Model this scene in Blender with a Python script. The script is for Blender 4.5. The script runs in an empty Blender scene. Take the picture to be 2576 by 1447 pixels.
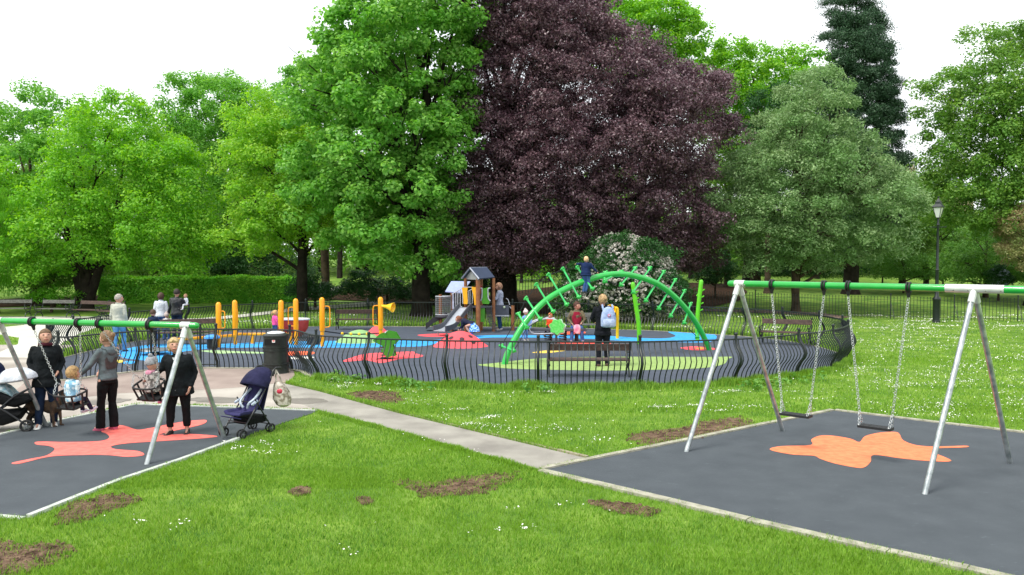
import bpy, math, random
import numpy as np
from mathutils import Vector, Matrix, Quaternion
random.seed(7); rng = np.random.default_rng(11)
S = bpy.context.scene; COL = S.collection
PI = math.pi; R = math.radians

# ------------------------------------------------------------------ camera, sky, sun, exposure
CX, CY, F, H0, PITCH = 1288.0, 723.5, 2022.0, 2.9, R(2.08)
cam = bpy.data.objects.new('camera', bpy.data.cameras.new('camera')); COL.objects.link(cam)
cam.location = (0, 0, H0); cam.rotation_euler = (PI/2 - PITCH, 0, 0)
cam.data.sensor_width = 36; cam.data.lens = F/2576*36; cam.data.clip_end = 2000; cam.data.clip_start = .1
S.camera = cam
w = bpy.data.worlds.new("World"); S.world = w; w.use_nodes = True
nt = w.node_tree; bg = nt.nodes['Background']
sky = nt.nodes.new('ShaderNodeTexSky'); sky.sky_type = 'NISHITA'; sky.sun_disc = False
SUN_EL, SUN_AZ = R(58), R(232)
sky.sun_elevation = SUN_EL; sky.sun_rotation = SUN_AZ
mx = nt.nodes.new('ShaderNodeMixRGB'); mx.inputs[2].default_value = (11.0, 11.3, 11.6, 1)
# broken cloud layer: mostly white overcast with a little pale blue showing low down
tcw = nt.nodes.new('ShaderNodeTexCoord'); nzw = nt.nodes.new('ShaderNodeTexNoise'); nzw.inputs['Scale'].default_value = 2.2; nzw.inputs['Detail'].default_value = 5
crw = nt.nodes.new('ShaderNodeMapRange'); crw.inputs[1].default_value = .35; crw.inputs[2].default_value = .65; crw.inputs[3].default_value = .80; crw.inputs[4].default_value = 1.0
nt.links.new(tcw.outputs['Generated'], nzw.inputs['Vector']); nt.links.new(nzw.outputs['Fac'], crw.inputs[0]); nt.links.new(crw.outputs[0], mx.inputs[0])
nt.links.new(sky.outputs[0], mx.inputs[1]); nt.links.new(mx.outputs[0], bg.inputs[0]); bg.inputs[1].default_value = .094
sl = bpy.data.lights.new('sun', 'SUN'); sl.energy = 2.3; sl.angle = R(20); sl.color = (1, .96, .88)
so = bpy.data.objects.new('sun', sl); COL.objects.link(so)
# direction towards the sun
sd = Vector((math.sin(SUN_AZ)*math.cos(SUN_EL), math.cos(SUN_AZ)*math.cos(SUN_EL), math.sin(SUN_EL)))
so.rotation_euler = sd.to_track_quat('Z', 'Y').to_euler(); so.location = (0, 0, 50)
S.view_settings.view_transform = 'Standard'; S.view_settings.look = 'None'; S.view_settings.gamma = 1; S.view_settings.exposure = .60
S.cycles.max_bounces = 6; S.cycles.diffuse_bounces = 3; S.cycles.transmission_bounces = 3; S.cycles.transparent_max_bounces = 8

# ------------------------------------------------------------------ projection helpers (picture units: 2576 wide)
_f = Vector((0, math.cos(PITCH), -math.sin(PITCH))); _u = Vector((0, math.sin(PITCH), math.cos(PITCH)))
def ray(px, py): return Vector((px-CX, 0, 0)) + _f*F + _u*(CY-py)
def W(px, py, Y):
    d = ray(px, py); return Vector((0, 0, H0)) + d*(Y/d.y)
def gh(x, y):
    """height of the ground: level round the playground, rising behind it"""
    t = max(0.0, y-37.0)
    return .034*t*t/(t+6.0) + (0.25*math.sin(x*.11+1)*min(1, t/25) if t > 0 else 0)
def P(px, py, dz=0):
    d = ray(px, py); d = d/d.y
    y = 1.0
    if d.z < 0:
        y = -H0/d.z
        if y > 37 or y < 0:
            y = 30.0
            while y < 400 and H0+d.z*y > gh(d.x*y, y): y += .1
    else:
        y = 30.0
        while y < 300 and H0+d.z*y > gh(d.x*y, y): y += .2
    return Vector((d.x*y, y, gh(d.x*y, y)+dz))
def zat(x, y, py):
    k = (CY-py)/F; s, c = math.sin(PITCH), math.cos(PITCH)
    return H0 + y*(k*c-s)/(c+k*s)
def on_plane(px, py, A, B):
    d = ray(px, py); n = Vector((-(B-A).y, (B-A).x, 0)); o = Vector((0, 0, H0))
    return o + d*((A-o).dot(n)/d.dot(n))
def Zc(ox, oy, s, pts): return [((x/s+ox)*.99383, (y/s+oy)*.99383) for x, y in pts]

# ------------------------------------------------------------------ materials
def C(h):
    h = h.lstrip('#'); v = [int(h[i:i+2], 16)/255 for i in (0, 2, 4)]
    return tuple(c/12.92 if c <= .04045 else ((c+.055)/1.055)**2.4 for c in v)
MC = {}
def mat(name, col, rough=.6, metal=0, var=.12, scale=8, bump=0, bscale=60, spec=.5, col2=None, detail=4, coord='Object', coat=0, edge=(.35, .65)):
    if name in MC: return MC[name]
    if isinstance(col, str): col = C(col)
    if isinstance(col2, str): col2 = C(col2)
    m = bpy.data.materials.new(name); m.use_nodes = True; n = m.node_tree; b = n.nodes['Principled BSDF']
    b.inputs['Roughness'].default_value = rough; b.inputs['Metallic'].default_value = metal
    b.inputs['Specular IOR Level'].default_value = spec; b.inputs['Coat Weight'].default_value = coat
    tc = n.nodes.new('ShaderNodeTexCoord')
    nz = n.nodes.new('ShaderNodeTexNoise'); nz.inputs['Scale'].default_value = scale; nz.inputs['Detail'].default_value = detail
    n.links.new(tc.outputs[coord], nz.inputs['Vector'])
    mr = n.nodes.new('ShaderNodeMapRange'); mr.inputs[1].default_value = edge[0]; mr.inputs[2].default_value = edge[1]
    n.links.new(nz.outputs['Fac'], mr.inputs[0])
    mixn = n.nodes.new('ShaderNodeMixRGB'); n.links.new(mr.outputs[0], mixn.inputs[0])
    c2 = col2 or tuple(min(1, c*(1+var)) for c in col); c1 = col if col2 else tuple(c*(1-var) for c in col)
    mixn.inputs[1].default_value = (*c1, 1); mixn.inputs[2].default_value = (*c2, 1)
    n.links.new(mixn.outputs[0], b.inputs['Base Color'])
    if bump:
        nb = n.nodes.new('ShaderNodeTexNoise'); nb.inputs['Scale'].default_value = bscale; nb.inputs['Detail'].default_value = 5
        n.links.new(tc.outputs[coord], nb.inputs['Vector'])
        bp = n.nodes.new('ShaderNodeBump'); bp.inputs['Strength'].default_value = bump; bp.inputs['Distance'].default_value = .02
        n.links.new(nb.outputs['Fac'], bp.inputs['Height']); n.links.new(bp.outputs[0], b.inputs['Normal'])
    MC[name] = m; return m
def leafmat(name, c1, c2, c3=None, trans=.45, rough=.5, spec=.35):
    """leaf: colour varies leaf by leaf and in broad patches, light passes through"""
    if name in MC: return MC[name]
    c1, c2 = C(c1), C(c2); c3 = C(c3) if c3 else c2
    m = bpy.data.materials.new(name); m.use_nodes = True; n = m.node_tree; b = n.nodes['Principled BSDF']; out = n.nodes['Material Output']
    g = n.nodes.new('ShaderNodeNewGeometry'); r = n.nodes.new('ShaderNodeValToRGB')
    r.color_ramp.elements[0].color = (*c1, 1); r.color_ramp.elements[1].color = (*c2, 1)
    n.links.new(g.outputs['Random Per Island'], r.inputs[0])
    nz = n.nodes.new('ShaderNodeTexNoise'); nz.inputs['Scale'].default_value = .55; nz.inputs['Detail'].default_value = 3
    n.links.new(g.outputs['Position'], nz.inputs['Vector'])
    mr = n.nodes.new('ShaderNodeMapRange'); mr.inputs[1].default_value = .4; mr.inputs[2].default_value = .68; n.links.new(nz.outputs['Fac'], mr.inputs[0])
    mm = n.nodes.new('ShaderNodeMixRGB'); n.links.new(mr.outputs[0], mm.inputs[0]); n.links.new(r.outputs[0], mm.inputs[1]); mm.inputs[2].default_value = (*c3, 1)
    n.links.new(mm.outputs[0], b.inputs['Base Color']); b.inputs['Roughness'].default_value = rough; b.inputs['Specular IOR Level'].default_value = spec
    t = n.nodes.new('ShaderNodeBsdfTranslucent'); hs = n.nodes.new('ShaderNodeHueSaturation'); hs.inputs['Value'].default_value = 1.35; hs.inputs['Saturation'].default_value = 1.1; hs.inputs['Hue'].default_value = .49
    n.links.new(mm.outputs[0], hs.inputs['Color']); n.links.new(hs.outputs[0], t.inputs['Color'])
    ms = n.nodes.new('ShaderNodeMixShader'); ms.inputs[0].default_value = trans
    n.links.new(b.outputs[0], ms.inputs[1]); n.links.new(t.outputs[0], ms.inputs[2]); n.links.new(ms.outputs[0], out.inputs[0])
    MC[name] = m; return m

# ------------------------------------------------------------------ mesh builder
def V3(p): return p if isinstance(p, Vector) else Vector(p)
class MB:
    def __init__(s): s.v = []; s.f = []
    def add(s, vs, fs):
        o = len(s.v); s.v += [tuple(v) for v in vs]; s.f += [tuple(i+o for i in f) for f in fs]; return s
    def box(s, c, size, M=None, top=1.0):
        x, y, z = (a/2 for a in size); vs = []
        for k, zz in ((0, -z), (1, z)):
            t = top if k else 1
            for a, b in ((-1, -1), (1, -1), (1, 1), (-1, 1)): vs.append(Vector((a*x*t, b*y*t, zz)))
        if M is not None: vs = [M @ v for v in vs]
        c = V3(c)
        return s.add([v+c for v in vs], [(3, 2, 1, 0), (4, 5, 6, 7), (0, 1, 5, 4), (1, 2, 6, 5), (2, 3, 7, 6), (3, 0, 4, 7)])
    def loft(s, rings, n=12, closed=True, expo=1.0):
        vs = []
        for c, a, b in rings:
            for k in range(n):
                t = 2*PI*k/n; ct, st = math.cos(t), math.sin(t)
                if expo != 1: ct = math.copysign(abs(ct)**expo, ct); st = math.copysign(abs(st)**expo, st)
                vs.append(V3(c)+V3(a)*ct+V3(b)*st)
        fs = []; m = len(rings)
        for i in range(m-1):
            for k in range(n):
                k2 = (k+1) % n; fs.append((i*n+k, i*n+k2, (i+1)*n+k2, (i+1)*n+k))
        if closed:
            vs.append(V3(rings[0][0])); vs.append(V3(rings[-1][0])); a, b = m*n, m*n+1
            for k in range(n):
                k2 = (k+1) % n; fs.append((a, k2, k)); fs.append((b, (m-1)*n+k, (m-1)*n+k2))
        return s.add(vs, fs)
    def tube(s, pts, r, n=8, rnd=False, flat=None, loop=False):
        pts = [V3(p) for p in pts]; m = len(pts)
        rr = list(r) if isinstance(r, (list, tuple)) else [r]*m
        T = []
        for i in range(m):
            if loop: t = pts[(i+1) % m]-pts[i-1]
            else: t = pts[min(i+1, m-1)]-pts[max(i-1, 0)]
            T.append(t.normalized() if t.length > 1e-9 else Vector((0, 0, 1)))
        ref = Vector((0, 0, 1)) if abs(T[0].z) < .9 else Vector((1, 0, 0))
        if flat is not None: ref = V3(flat)
        a = (ref-T[0]*ref.dot(T[0])).normalized(); rings = []
        for i in range(m):
            a = a-T[i]*a.dot(T[i]); a = a.normalized() if a.length > 1e-6 else T[i].orthogonal().normalized()
            b = T[i].cross(a); rings.append((pts[i], a*rr[i], b*rr[i]))
        if loop:
            rings.append(rings[0]); return s.loft(rings, n, closed=False)
        if rnd:
            def cap(i, sg):
                c, a, b = rings[i]; t = T[i]*sg; q = rr[i]
                return [(c+t*q*.55, a*.83, b*.83), (c+t*q*.88, a*.45, b*.45), (c+t*q, a*.05, b*.05)]
            rings = cap(0, -1)[::-1]+rings+cap(m-1, 1)
        return s.loft(rings, n)
    def sphere(s, c, r, n=12, m=8, M=None, fn=None):
        if not isinstance(r, (tuple, list, Vector)): r = (r, r, r)
        vs = []; fs = []; c = V3(c)
        for i in range(m+1):
            th = PI*i/m
            for k in range(n):
                ph = 2*PI*k/n; d = Vector((math.sin(th)*math.cos(ph), math.sin(th)*math.sin(ph), math.cos(th)))
                p = Vector((d.x*r[0], d.y*r[1], d.z*r[2]))
                if fn: p = fn(d, p)
                vs.append(c+(M @ p if M is not None else p))
        for i in range(m):
            for k in range(n):
                k2 = (k+1) % n; fs.append((i*n+k, (i+1)*n+k, (i+1)*n+k2, i*n+k2))
        return s.add(vs, fs)
    def lathe(s, c, prof, n=16, ax=None, M=None):
        c = V3(c); ex, ey, ez = Vector((1, 0, 0)), Vector((0, 1, 0)), Vector((0, 0, 1))
        if M is not None: ex, ey, ez = M @ ex, M @ ey, M @ ez
        return s.loft([(c+ez*z, ex*r, ey*r) for r, z in prof], n)
    def prism(s, poly, lo, hi):
        """poly: list of 3D-able (x,y); extruded from z=lo to z=hi"""
        n = len(poly); vs = [(x, y, lo) for x, y in poly]+[(x, y, hi) for x, y in poly]
        a = sum(poly[i][0]*poly[(i+1) % n][1]-poly[(i+1) % n][0]*poly[i][1] for i in range(n))
        o = list(range(n)); fs = [tuple(o[::-1]), tuple(n+i for i in o)]+[(i, (i+1) % n, n+(i+1) % n, n+i) for i in range(n)]
        if a < 0: fs = [f[::-1] for f in fs]
        return s.add(vs, fs)
    def plate(s, pts, nrm, th):
        """flat outline in 3D given thickness along nrm"""
        nrm = V3(nrm).normalized()*th/2; pts = [V3(p) for p in pts]; n = len(pts)
        return s.add([p-nrm for p in pts]+[p+nrm for p in pts], [tuple(range(n))[::-1], tuple(range(n, 2*n))]+[(i, (i+1) % n, n+(i+1) % n, n+i) for i in range(n)])
    def build(s, name, m, parent=None, smooth=True, remesh=0, sm=3, bevel=0):
        me = bpy.data.meshes.new(name); me.from_pydata(s.v, [], s.f); me.update()
        if smooth:
            me.polygons.foreach_set('use_smooth', [True]*len(me.polygons))
            try: me.set_sharp_from_angle(angle=R(40))
            except Exception: pass
        o = bpy.data.objects.new(name, me); COL.objects.link(o)
        if m: me.materials.append(m)
        if parent: o.parent = parent
        if remesh:
            md = o.modifiers.new('remesh', 'REMESH'); md.mode = 'VOXEL'; md.voxel_size = remesh; md.use_smooth_shade = True
            if sm: q = o.modifiers.new('smooth', 'SMOOTH'); q.factor = .5; q.iterations = sm
        if bevel:
            q = o.modifiers.new('bevel', 'BEVEL'); q.width = bevel; q.segments = 2; q.limit_method = 'ANGLE'
        return o
def tag(o, label=None, cat=None, group=None, kind=None):
    if label: o['label'] = label
    if cat: o['category'] = cat
    if group: o['group'] = group
    if kind: o['kind'] = kind
    return o
def thing(name, label, cat, loc=(0, 0, 0), rz=0, group=None):
    o = bpy.data.objects.new(name, None); COL.objects.link(o); o.location = loc; o.rotation_euler = (0, 0, rz); o.empty_display_size = .2
    return tag(o, label, cat, group)
def copy_tree(o, loc=None, rz=None, label=None, parent=None):
    c = o.copy(); COL.objects.link(c); c.parent = parent
    if loc is not None: c.location = loc
    if rz is not None: c.rotation_euler = (0, 0, rz)
    if label: c['label'] = label
    for ch in list(o.children): copy_tree(ch, parent=c)
    return c
def spline(pts, n=8, loop=False):
    pts = [V3(p) for p in pts]; m = len(pts); out = []
    for i in range(m if loop else m-1):
        if loop: a, b, c, d = pts[i-1], pts[i], pts[(i+1) % m], pts[(i+2) % m]
        else: a, b, c, d = pts[max(i-1, 0)], pts[i], pts[i+1], pts[min(i+2, m-1)]
        for k in range(n):
            t = k/n
            out.append(.5*((2*b)+(c-a)*t+(2*a-5*b+4*c-d)*t*t+(3*b-a-3*c+d)*t**3))
    if not loop: out.append(pts[-1])
    return out
def g2(pts): return [(p.x, p.y) for p in (P(x, y) for x, y in pts)]
def inpoly(X, Y, poly):
    ins = np.zeros(X.shape, bool); n = len(poly)
    for i in range(n):
        x1, y1 = poly[i]; x2, y2 = poly[(i+1) % n]
        if y1 == y2: continue
        c = ((y1 > Y) != (y2 > Y)) & (X < (x2-x1)*(Y-y1)/(y2-y1)+x1); ins ^= c
    return ins
def edgedist(X, Y, poly):
    d = np.full(X.shape, 1e9); n = len(poly)
    for i in range(n):
        x1, y1 = poly[i]; x2, y2 = poly[(i+1) % n]; dx, dy = x2-x1, y2-y1; L = dx*dx+dy*dy+1e-12
        t = np.clip(((X-x1)*dx+(Y-y1)*dy)/L, 0, 1); d = np.minimum(d, np.hypot(X-x1-t*dx, Y-y1-t*dy))
    return d

# ------------------------------------------------------------------ ground, lawn, paths
M_lawn = mat('lawn', '#4a6e2a', .9, var=.3, scale=1.3, bump=.6, bscale=25, spec=.1, col2='#7a9440', detail=8)
gx = np.linspace(-90, 90, 121); gy = np.concatenate([np.linspace(3, 37, 18), np.linspace(38, 130, 60), [170, 260, 420]])
gx = np.concatenate([[-420, -200], gx, [200, 420]])
vs = [(x, y, gh(x, min(y, 130))) for y in gy for x in gx]; nx = len(gx)
vs = [(x, y if y != 3 else -40, z) for x, y, z in vs]
fs = [(j*nx+i, j*nx+i+1, (j+1)*nx+i+1, (j+1)*nx+i) for j in range(len(gy)-1) for i in range(nx-1)]
g = MB(); g.add(vs, fs); tag(g.build('lawn', M_lawn), kind='structure')

def sheet(name, poly, m, z, kind='structure', parent=None, th=.03):
    """a flat sheet whose top lies at z; its sides go down below the lawn"""
    b = MB(); b.prism(poly, z-th, z); o = b.build(name, m, parent, smooth=False)
    if kind: tag(o, kind=kind)
    return o
def rubber(name, c1, c2):
    m = mat(name, c1, .85, scale=2.2, bump=.35, bscale=260, spec=.25, col2=c2, detail=9, edge=(.2, .8)); n = m.node_tree; bs = n.nodes['Principled BSDF']
    old = bs.inputs['Base Color'].links[0].from_socket; tc = n.nodes['Texture Coordinate']
    # pale scuffs and specks worn into the wet-pour rubber
    nz = n.nodes.new('ShaderNodeTexNoise'); nz.inputs['Scale'].default_value = 16; nz.inputs['Detail'].default_value = 12; nz.inputs['Roughness'].default_value = .75
    mp = n.nodes.new('ShaderNodeMapping'); mp.inputs['Scale'].default_value = (.5, 1.6, 1); mp.inputs['Rotation'].default_value = (0, 0, .5)
    n.links.new(tc.outputs['Object'], mp.inputs[0]); n.links.new(mp.outputs[0], nz.inputs['Vector'])
    mr = n.nodes.new('ShaderNodeMapRange'); mr.inputs[1].default_value = .60; mr.inputs[2].default_value = .76; mr.inputs[4].default_value = .55; n.links.new(nz.outputs['Fac'], mr.inputs[0])
    mm = n.nodes.new('ShaderNodeMixRGB'); mm.inputs[2].default_value = (*C('#8b979c'), 1); n.links.new(mr.outputs[0], mm.inputs[0]); n.links.new(old, mm.inputs[1]); n.links.new(mm.outputs[0], bs.inputs['Base Color'])
    return m
M_pad = rubber('rubber_pad', '#43494e', '#50565b')
M_play = rubber('rubber_play', '#454b57', '#525965')
M_tar = mat('path_tarmac', '#7e7a73', .85, scale=1.6, bump=.5, bscale=180, spec=.25, col2='#a8a49a', detail=10, edge=(.25, .75))
M_tar2 = mat('plaza_tarmac', '#8f867d', .8, scale=.7, bump=.4, bscale=180, spec=.3, col2='#bab4aa', detail=7, edge=(.3, .7))
M_pale = mat('pale_path', '#bcbbb0', .85, scale=1.2, bump=.3, bscale=120, spec=.25, col2='#cfcdc2', detail=8)
M_kerb = mat('concrete_edging', '#8e8c7c', .9, scale=6, bump=.5, bscale=90, spec=.2, col2='#b0ad9c', detail=8)
M_kerb2 = mat('white_edging', '#a8afa8', .8, scale=6, col2='#c6cac2')

pad_r = g2(Zc(1300, 950, 1.9938, [(150, 482), (900, 331), (1620, 182), (2250, 258), (2900, 335), (3900, 1000), (3300, 1230), (2700, 1065), (2300, 975), (1900, 890), (1200, 731), (800, 634), (420, 545)]))
pad_l = g2([(-260, 1175), (0, 1097), (146, 1061), (343, 1020), (560, 1027), (800, 1036), (690, 1073), (600, 1104), (440, 1163), (300, 1210), (185, 1255), (65, 1303), (-300, 1290)])
plaza = g2([(-500, 1200), (-260, 1172), (0, 1094), (146, 1058), (343, 1016), (560, 1023), (805, 1032), (870, 1030), (760, 985), (715, 967), (742, 945), (735, 925), (547, 921), (383, 926), (153, 952), (110, 925), (115, 895), (150, 880), (200, 868), (-20, 868), (-500, 880)])
pathm = g2([(700, 962), (800, 985), (1000, 1040), (1250, 1100), (1400, 1136), (1475, 1154), (1435, 1163), (1355, 1182), (1200, 1140), (1000, 1084), (900, 1056), (800, 1033), (740, 1010)])
farleft = g2([(-400, 892), (0, 892), (60, 880), (85, 862), (60, 845), (0, 840), (-400, 845), (-400, 828), (0, 828), (75, 818), (80, 806), (0, 801), (-400, 806), (-400, 794), (0, 793), (120, 795), (230, 797), (300, 793), (340, 795), (255, 820), (190, 845), (150, 880), (120, 900), (112, 930), (0, 900)])
farleft = g2([(-400, 893), (0, 886), (45, 866), (48, 850), (0, 842), (-400, 845), (-400, 824), (0, 824), (60, 818), (72, 812), (70, 806), (0, 800), (-400, 803), (-400, 793), (0, 792), (120, 794), (230, 796), (300, 793), (345, 794), (262, 818), (195, 842), (160, 862), (133, 880), (118, 905), (60, 900)])
backpath = g2([(262, 800), (380, 803), (497, 803), (640, 789), (730, 777), (850, 768), (940, 760), (1022, 750), (1030, 754), (1010, 762), (940, 771), (850, 776), (730, 785), (640, 796), (497, 810), (400, 812), (255, 812)])
sidepath = g2([(1640, 775), (1800, 779), (1940, 783), (2060, 788), (2140, 799), (2100, 803), (2050, 795), (1940, 789), (1800, 785), (1640, 782)])
sheet('rubber_surface', pad_r, M_pad, .012)
padR = bpy.data.objects['rubber_surface']
sheet('rubber_surface', pad_l, M_pad, .012)
padL = bpy.data.objects['rubber_surface.001']
sheet('path', pathm, M_tar, .008); sheet('path', plaza, M_tar2, .004); sheet('path', farleft, M_pale, .005)
band = g2([(158, 951), (260, 942), (383, 925.5), (547, 920.5), (735, 924.5), (742, 945), (716, 962), (640, 972), (560, 978), (430, 984), (300, 990), (180, 1003), (90, 1010), (20, 1000), (60, 965), (104, 928)])
sheet('path', band, mat('pink_tarmac', '#84756e', .85, scale=1.1, bump=.4, bscale=180, spec=.25, col2='#a6978e', detail=9, edge=(.25, .75)), .0075)
for q_ in ([(470, 1003), (560, 1000), (640, 1006), (590, 1014), (500, 1012)], [(700, 1006), (790, 1003), (830, 1010), (760, 1018)], [(210, 1012), (300, 1004), (330, 1008), (250, 1020)]):
    w_ = spline([P(x, y) for x, y in q_], 5, loop=True); c_ = sum(w_, Vector())/len(w_); w_ = [c_+(p-c_)*random.uniform(.85, 1.15) for p in w_]
    sheet('damp_patch', [(p.x, p.y) for p in w_], mat('damp_tarmac', '#6f6963', .45, scale=2, bump=.3, bscale=180, col2='#837c75', detail=9), .0105, th=.002)
def drape(name, poly, m, dz=.03, st=.6):
    b = MB(); b2 = poly
    # far sheets follow the rising ground: triangulate strip-wise between the two long edges
    n = len(poly)//2; top = poly[:n]; bot = poly[n:][::-1]
    def rs(pl, k):
        L = [0]
        for a, c in zip(pl, pl[1:]): L.append(L[-1]+math.hypot(c[0]-a[0], c[1]-a[1]))
        out = []
        for i in range(k+1):
            t = L[-1]*i/k; j = 0
            while j < len(L)-2 and L[j+1] < t: j += 1
            q = (t-L[j])/(L[j+1]-L[j]+1e-9); out.append((pl[j][0]+(pl[j+1][0]-pl[j][0])*q, pl[j][1]+(pl[j+1][1]-pl[j][1])*q))
        return out
    k = 60; A, B = rs(top, k), rs(bot, k); vs = []
    for a, c in zip(A, B):
        for q in (0, .33, .66, 1):
            x, y = a[0]+(c[0]-a[0])*q, a[1]+(c[1]-a[1])*q; vs.append((x, y, gh(x, y)+dz))
    b.add(vs, [(i*4+j, i*4+j+1, (i+1)*4+j+1, (i+1)*4+j) for i in range(k) for j in range(3)])
    return tag(b.build(name, m), kind='structure')
drape('path', backpath, M_pale); drape('path', sidepath, mat('brown_path', '#6b574b', .9, col2='#7d6a5c'))
woodpath = g2([(770, 738), (800, 732), (838, 724), (860, 722), (868, 728), (842, 736), (806, 742), (775, 746)]); drape('path', woodpath, M_pale)

litter = g2([(1170, 762), (1260, 738), (1400, 722), (1550, 716), (1700, 712), (1850, 716), (1880, 735), (1860, 758), (1750, 783), (1600, 790), (1300, 792), (1180, 785)])  # outline of the first sheet of leaf litter and painted canopy shade
drape('leaf_litter', litter, mat('leaf_litter_soil', '#2c211b', 1, col2='#463529', scale=5, bump=1, bscale=30, spec=.05), .05)  # leaf litter under the trees, its brown darkened to include the canopy shade
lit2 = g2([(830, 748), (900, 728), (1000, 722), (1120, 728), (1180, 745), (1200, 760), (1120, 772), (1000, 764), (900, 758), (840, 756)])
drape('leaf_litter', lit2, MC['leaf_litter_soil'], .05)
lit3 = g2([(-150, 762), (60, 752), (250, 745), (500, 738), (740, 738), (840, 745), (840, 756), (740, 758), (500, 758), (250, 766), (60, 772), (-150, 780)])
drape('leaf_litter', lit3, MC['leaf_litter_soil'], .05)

def kerb(name, poly, m, wd=.1, z=.035, closed=False, label=None):
    b = MB(); n = len(poly); cx = sum(p[0] for p in poly)/n; cy = sum(p[1] for p in poly)/n
    rng_ = range(n if closed else n-1)
    for i in rng_:
        a, c = Vector((*poly[i], 0)), Vector((*poly[(i+1) % n], 0)); d = (c-a).normalized(); q = Vector((-d.y, d.x, 0))
        L = (c-a).length; k = max(1, int(L/.92))
        for j in range(k):
            s0, s1 = a+d*(L*j/k+.004), a+d*(L*(j+1)/k-.004); mid = (s0+s1)/2+q*wd/2
            b.box((mid.x, mid.y, z/2-.05+random.uniform(-.003, .003)), ((s1-s0).length, wd, z+.1), Matrix.Rotation(math.atan2(d.y, d.x)+random.uniform(-.002, .002), 3, 'Z'))
    return tag(b.build(name, m, smooth=False), kind='structure')
kerb('kerb', pad_r[:5], M_kerb, .1); kerb('kerb', [pad_r[i] for i in (7, 8, 9, 10, 11, 12, 0)], M_kerb, .13)
kerb('kerb', pad_l[1:6], M_kerb2, .06, .03); kerb('kerb', pad_l[7:12], M_kerb2, .07, .04); kerb('kerb', g2([(0, 1297), (65, 1303)])[::-1], M_kerb2, .07, .02)
kerb('kerb', g2([(708, 963), (800, 984), (1000, 1039), (1250, 1099), (1400, 1135), (1475, 1153)]), mat('worn_edging', '#857b66', .9, col2='#9c947f'), .06, .03)

# ---- the fenced play surface
fence_px = [(125, 925), (153, 957), (245, 947), (340, 936), (381, 933), (505, 927), (547, 927), (733, 931), (800, 951), (931, 963), (1126, 972), (1354, 976), (1608, 976), (1847, 966), (2004, 947), (2090, 930), (2128, 910),
            (2114, 891), (2056, 873), (1965, 857), (1867, 847), (1768, 841), (1640, 833), (1480, 828), (1289, 824), (1060, 823), (925, 822), (770, 823), (637, 830), (560, 836), (478, 845), (400, 853), (330, 862), (262, 876), (190, 893), (140, 907)]
fence_pts = [P(x, y) for x, y in fence_px]; fence_poly = [(p.x, p.y) for p in fence_pts]
fence_curve = spline(fence_pts, 6, loop=True)
play = sheet('rubber_surface', [(p.x, p.y) for p in fence_curve], M_play, .016)
def mark(parent, pts, col, z, name='painted_shape', label=None, sm=True):
    q = [P(x, y) for x, y in pts]
    if sm: q = spline(q, 4, loop=True)
    m = mat('marking_'+col, col, .85, var=.14, scale=9, bump=.3, bscale=220, spec=.25, detail=10)
    o = sheet(name, [(p.x, p.y) for p in q], m, z, None, parent, .003)
    if label: o['label'] = label
z1 = (0, 950, 1.9815)
mark(padL, Zc(*z1, [(60, 445), (150, 425), (235, 407), (275, 375), (240, 358), (182, 352), (190, 338), (340, 340), (500, 335), (548, 318), (535, 298), (508, 285), (550, 262), (600, 255), (640, 262), (690, 278), (760, 268), (900, 240), (1020, 228), (1035, 238), (1000, 255), (870, 284), (800, 303), (950, 299), (1085, 309), (1040, 319), (800, 335), (640, 346), (560, 360), (580, 376), (690, 385), (722, 405), (640, 414), (540, 405), (400, 405), (250, 413), (100, 448)]), '#f3746a', .0165, 'leaf_marking', 'coral red oak leaf shape')
mark(padR, Zc(1300, 950, 1.9938, [(1293, 380), (1350, 363), (1500, 357), (1502, 330), (1545, 310), (1610, 310), (1700, 325), (1745, 342), (1775, 312), (1850, 294), (1925, 291), (1948, 302), (1965, 332), (2020, 355), (2095, 364), (2200, 363), (2284, 361), (2284, 368), (2130, 375), (2130, 398), (2210, 437), (2100, 438), (1960, 425), (1818, 407), (1803, 440), (1775, 467), (1735, 472), (1620, 450), (1545, 425), (1515, 411), (1400, 404)]), '#ee8158', .0165, 'leaf_marking', 'orange maple leaf shape')
BL = '#3f9fe0'
mark(play, Zc(0, 700, 3.215, [(950, 625), (1010, 598), (1200, 562), (1480, 552), (1620, 560), (2120, 540), (2300, 535)])+Zc(500, 650, 4.257, [(1200, 915), (1500, 912), (1840, 912), (2130, 888)])+Zc(1000, 620, 5.152, [(0, 1252), (300, 1245), (650, 1238), (1030, 1193), (1500, 1182), (2000, 1188)])+Zc(1250, 620, 4.257, [(1000, 975), (1300, 990), (1600, 1010), (1850, 1012), (1960, 985), (1880, 940), (2100, 945), (2380, 972), (2330, 1050), (1900, 1052), (1600, 1045), (1300, 1035), (1100, 1020), (560, 1006), (0, 1004)])+Zc(1000, 620, 5.152, [(1030, 1232), (650, 1262), (400, 1325), (0, 1338)])+Zc(500, 650, 4.257, [(2130, 975), (1840, 985), (1300, 985)])+Zc(0, 700, 3.215, [(2120, 582), (1750, 590), (1450, 625), (1330, 700), (1180, 690), (1000, 665)]), BL, .02, 'river_marking')
mark(play, Zc(1250, 620, 4.257, [(-170, 1300), (0, 1282), (470, 1232), (1000, 1215), (1700, 1212), (2300, 1215), (2560, 1212), (2520, 1240), (2480, 1290), (2300, 1330), (1900, 1350), (1200, 1362), (560, 1352), (200, 1342), (0, 1325)]), '#8fa864', .02, 'leaf_marking')
RD = '#ee5a62'
mark(play, Zc(680, 740, 6.576, [(1240, 1150), (1420, 1085), (1650, 1030), (2000, 1012), (2390, 998), (2450, 1030), (2570, 1062), (2500, 1095), (2200, 1120), (1900, 1185), (1750, 1168), (1600, 1142), (1300, 1165)]), RD, .02, 'leaf_marking')
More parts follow.
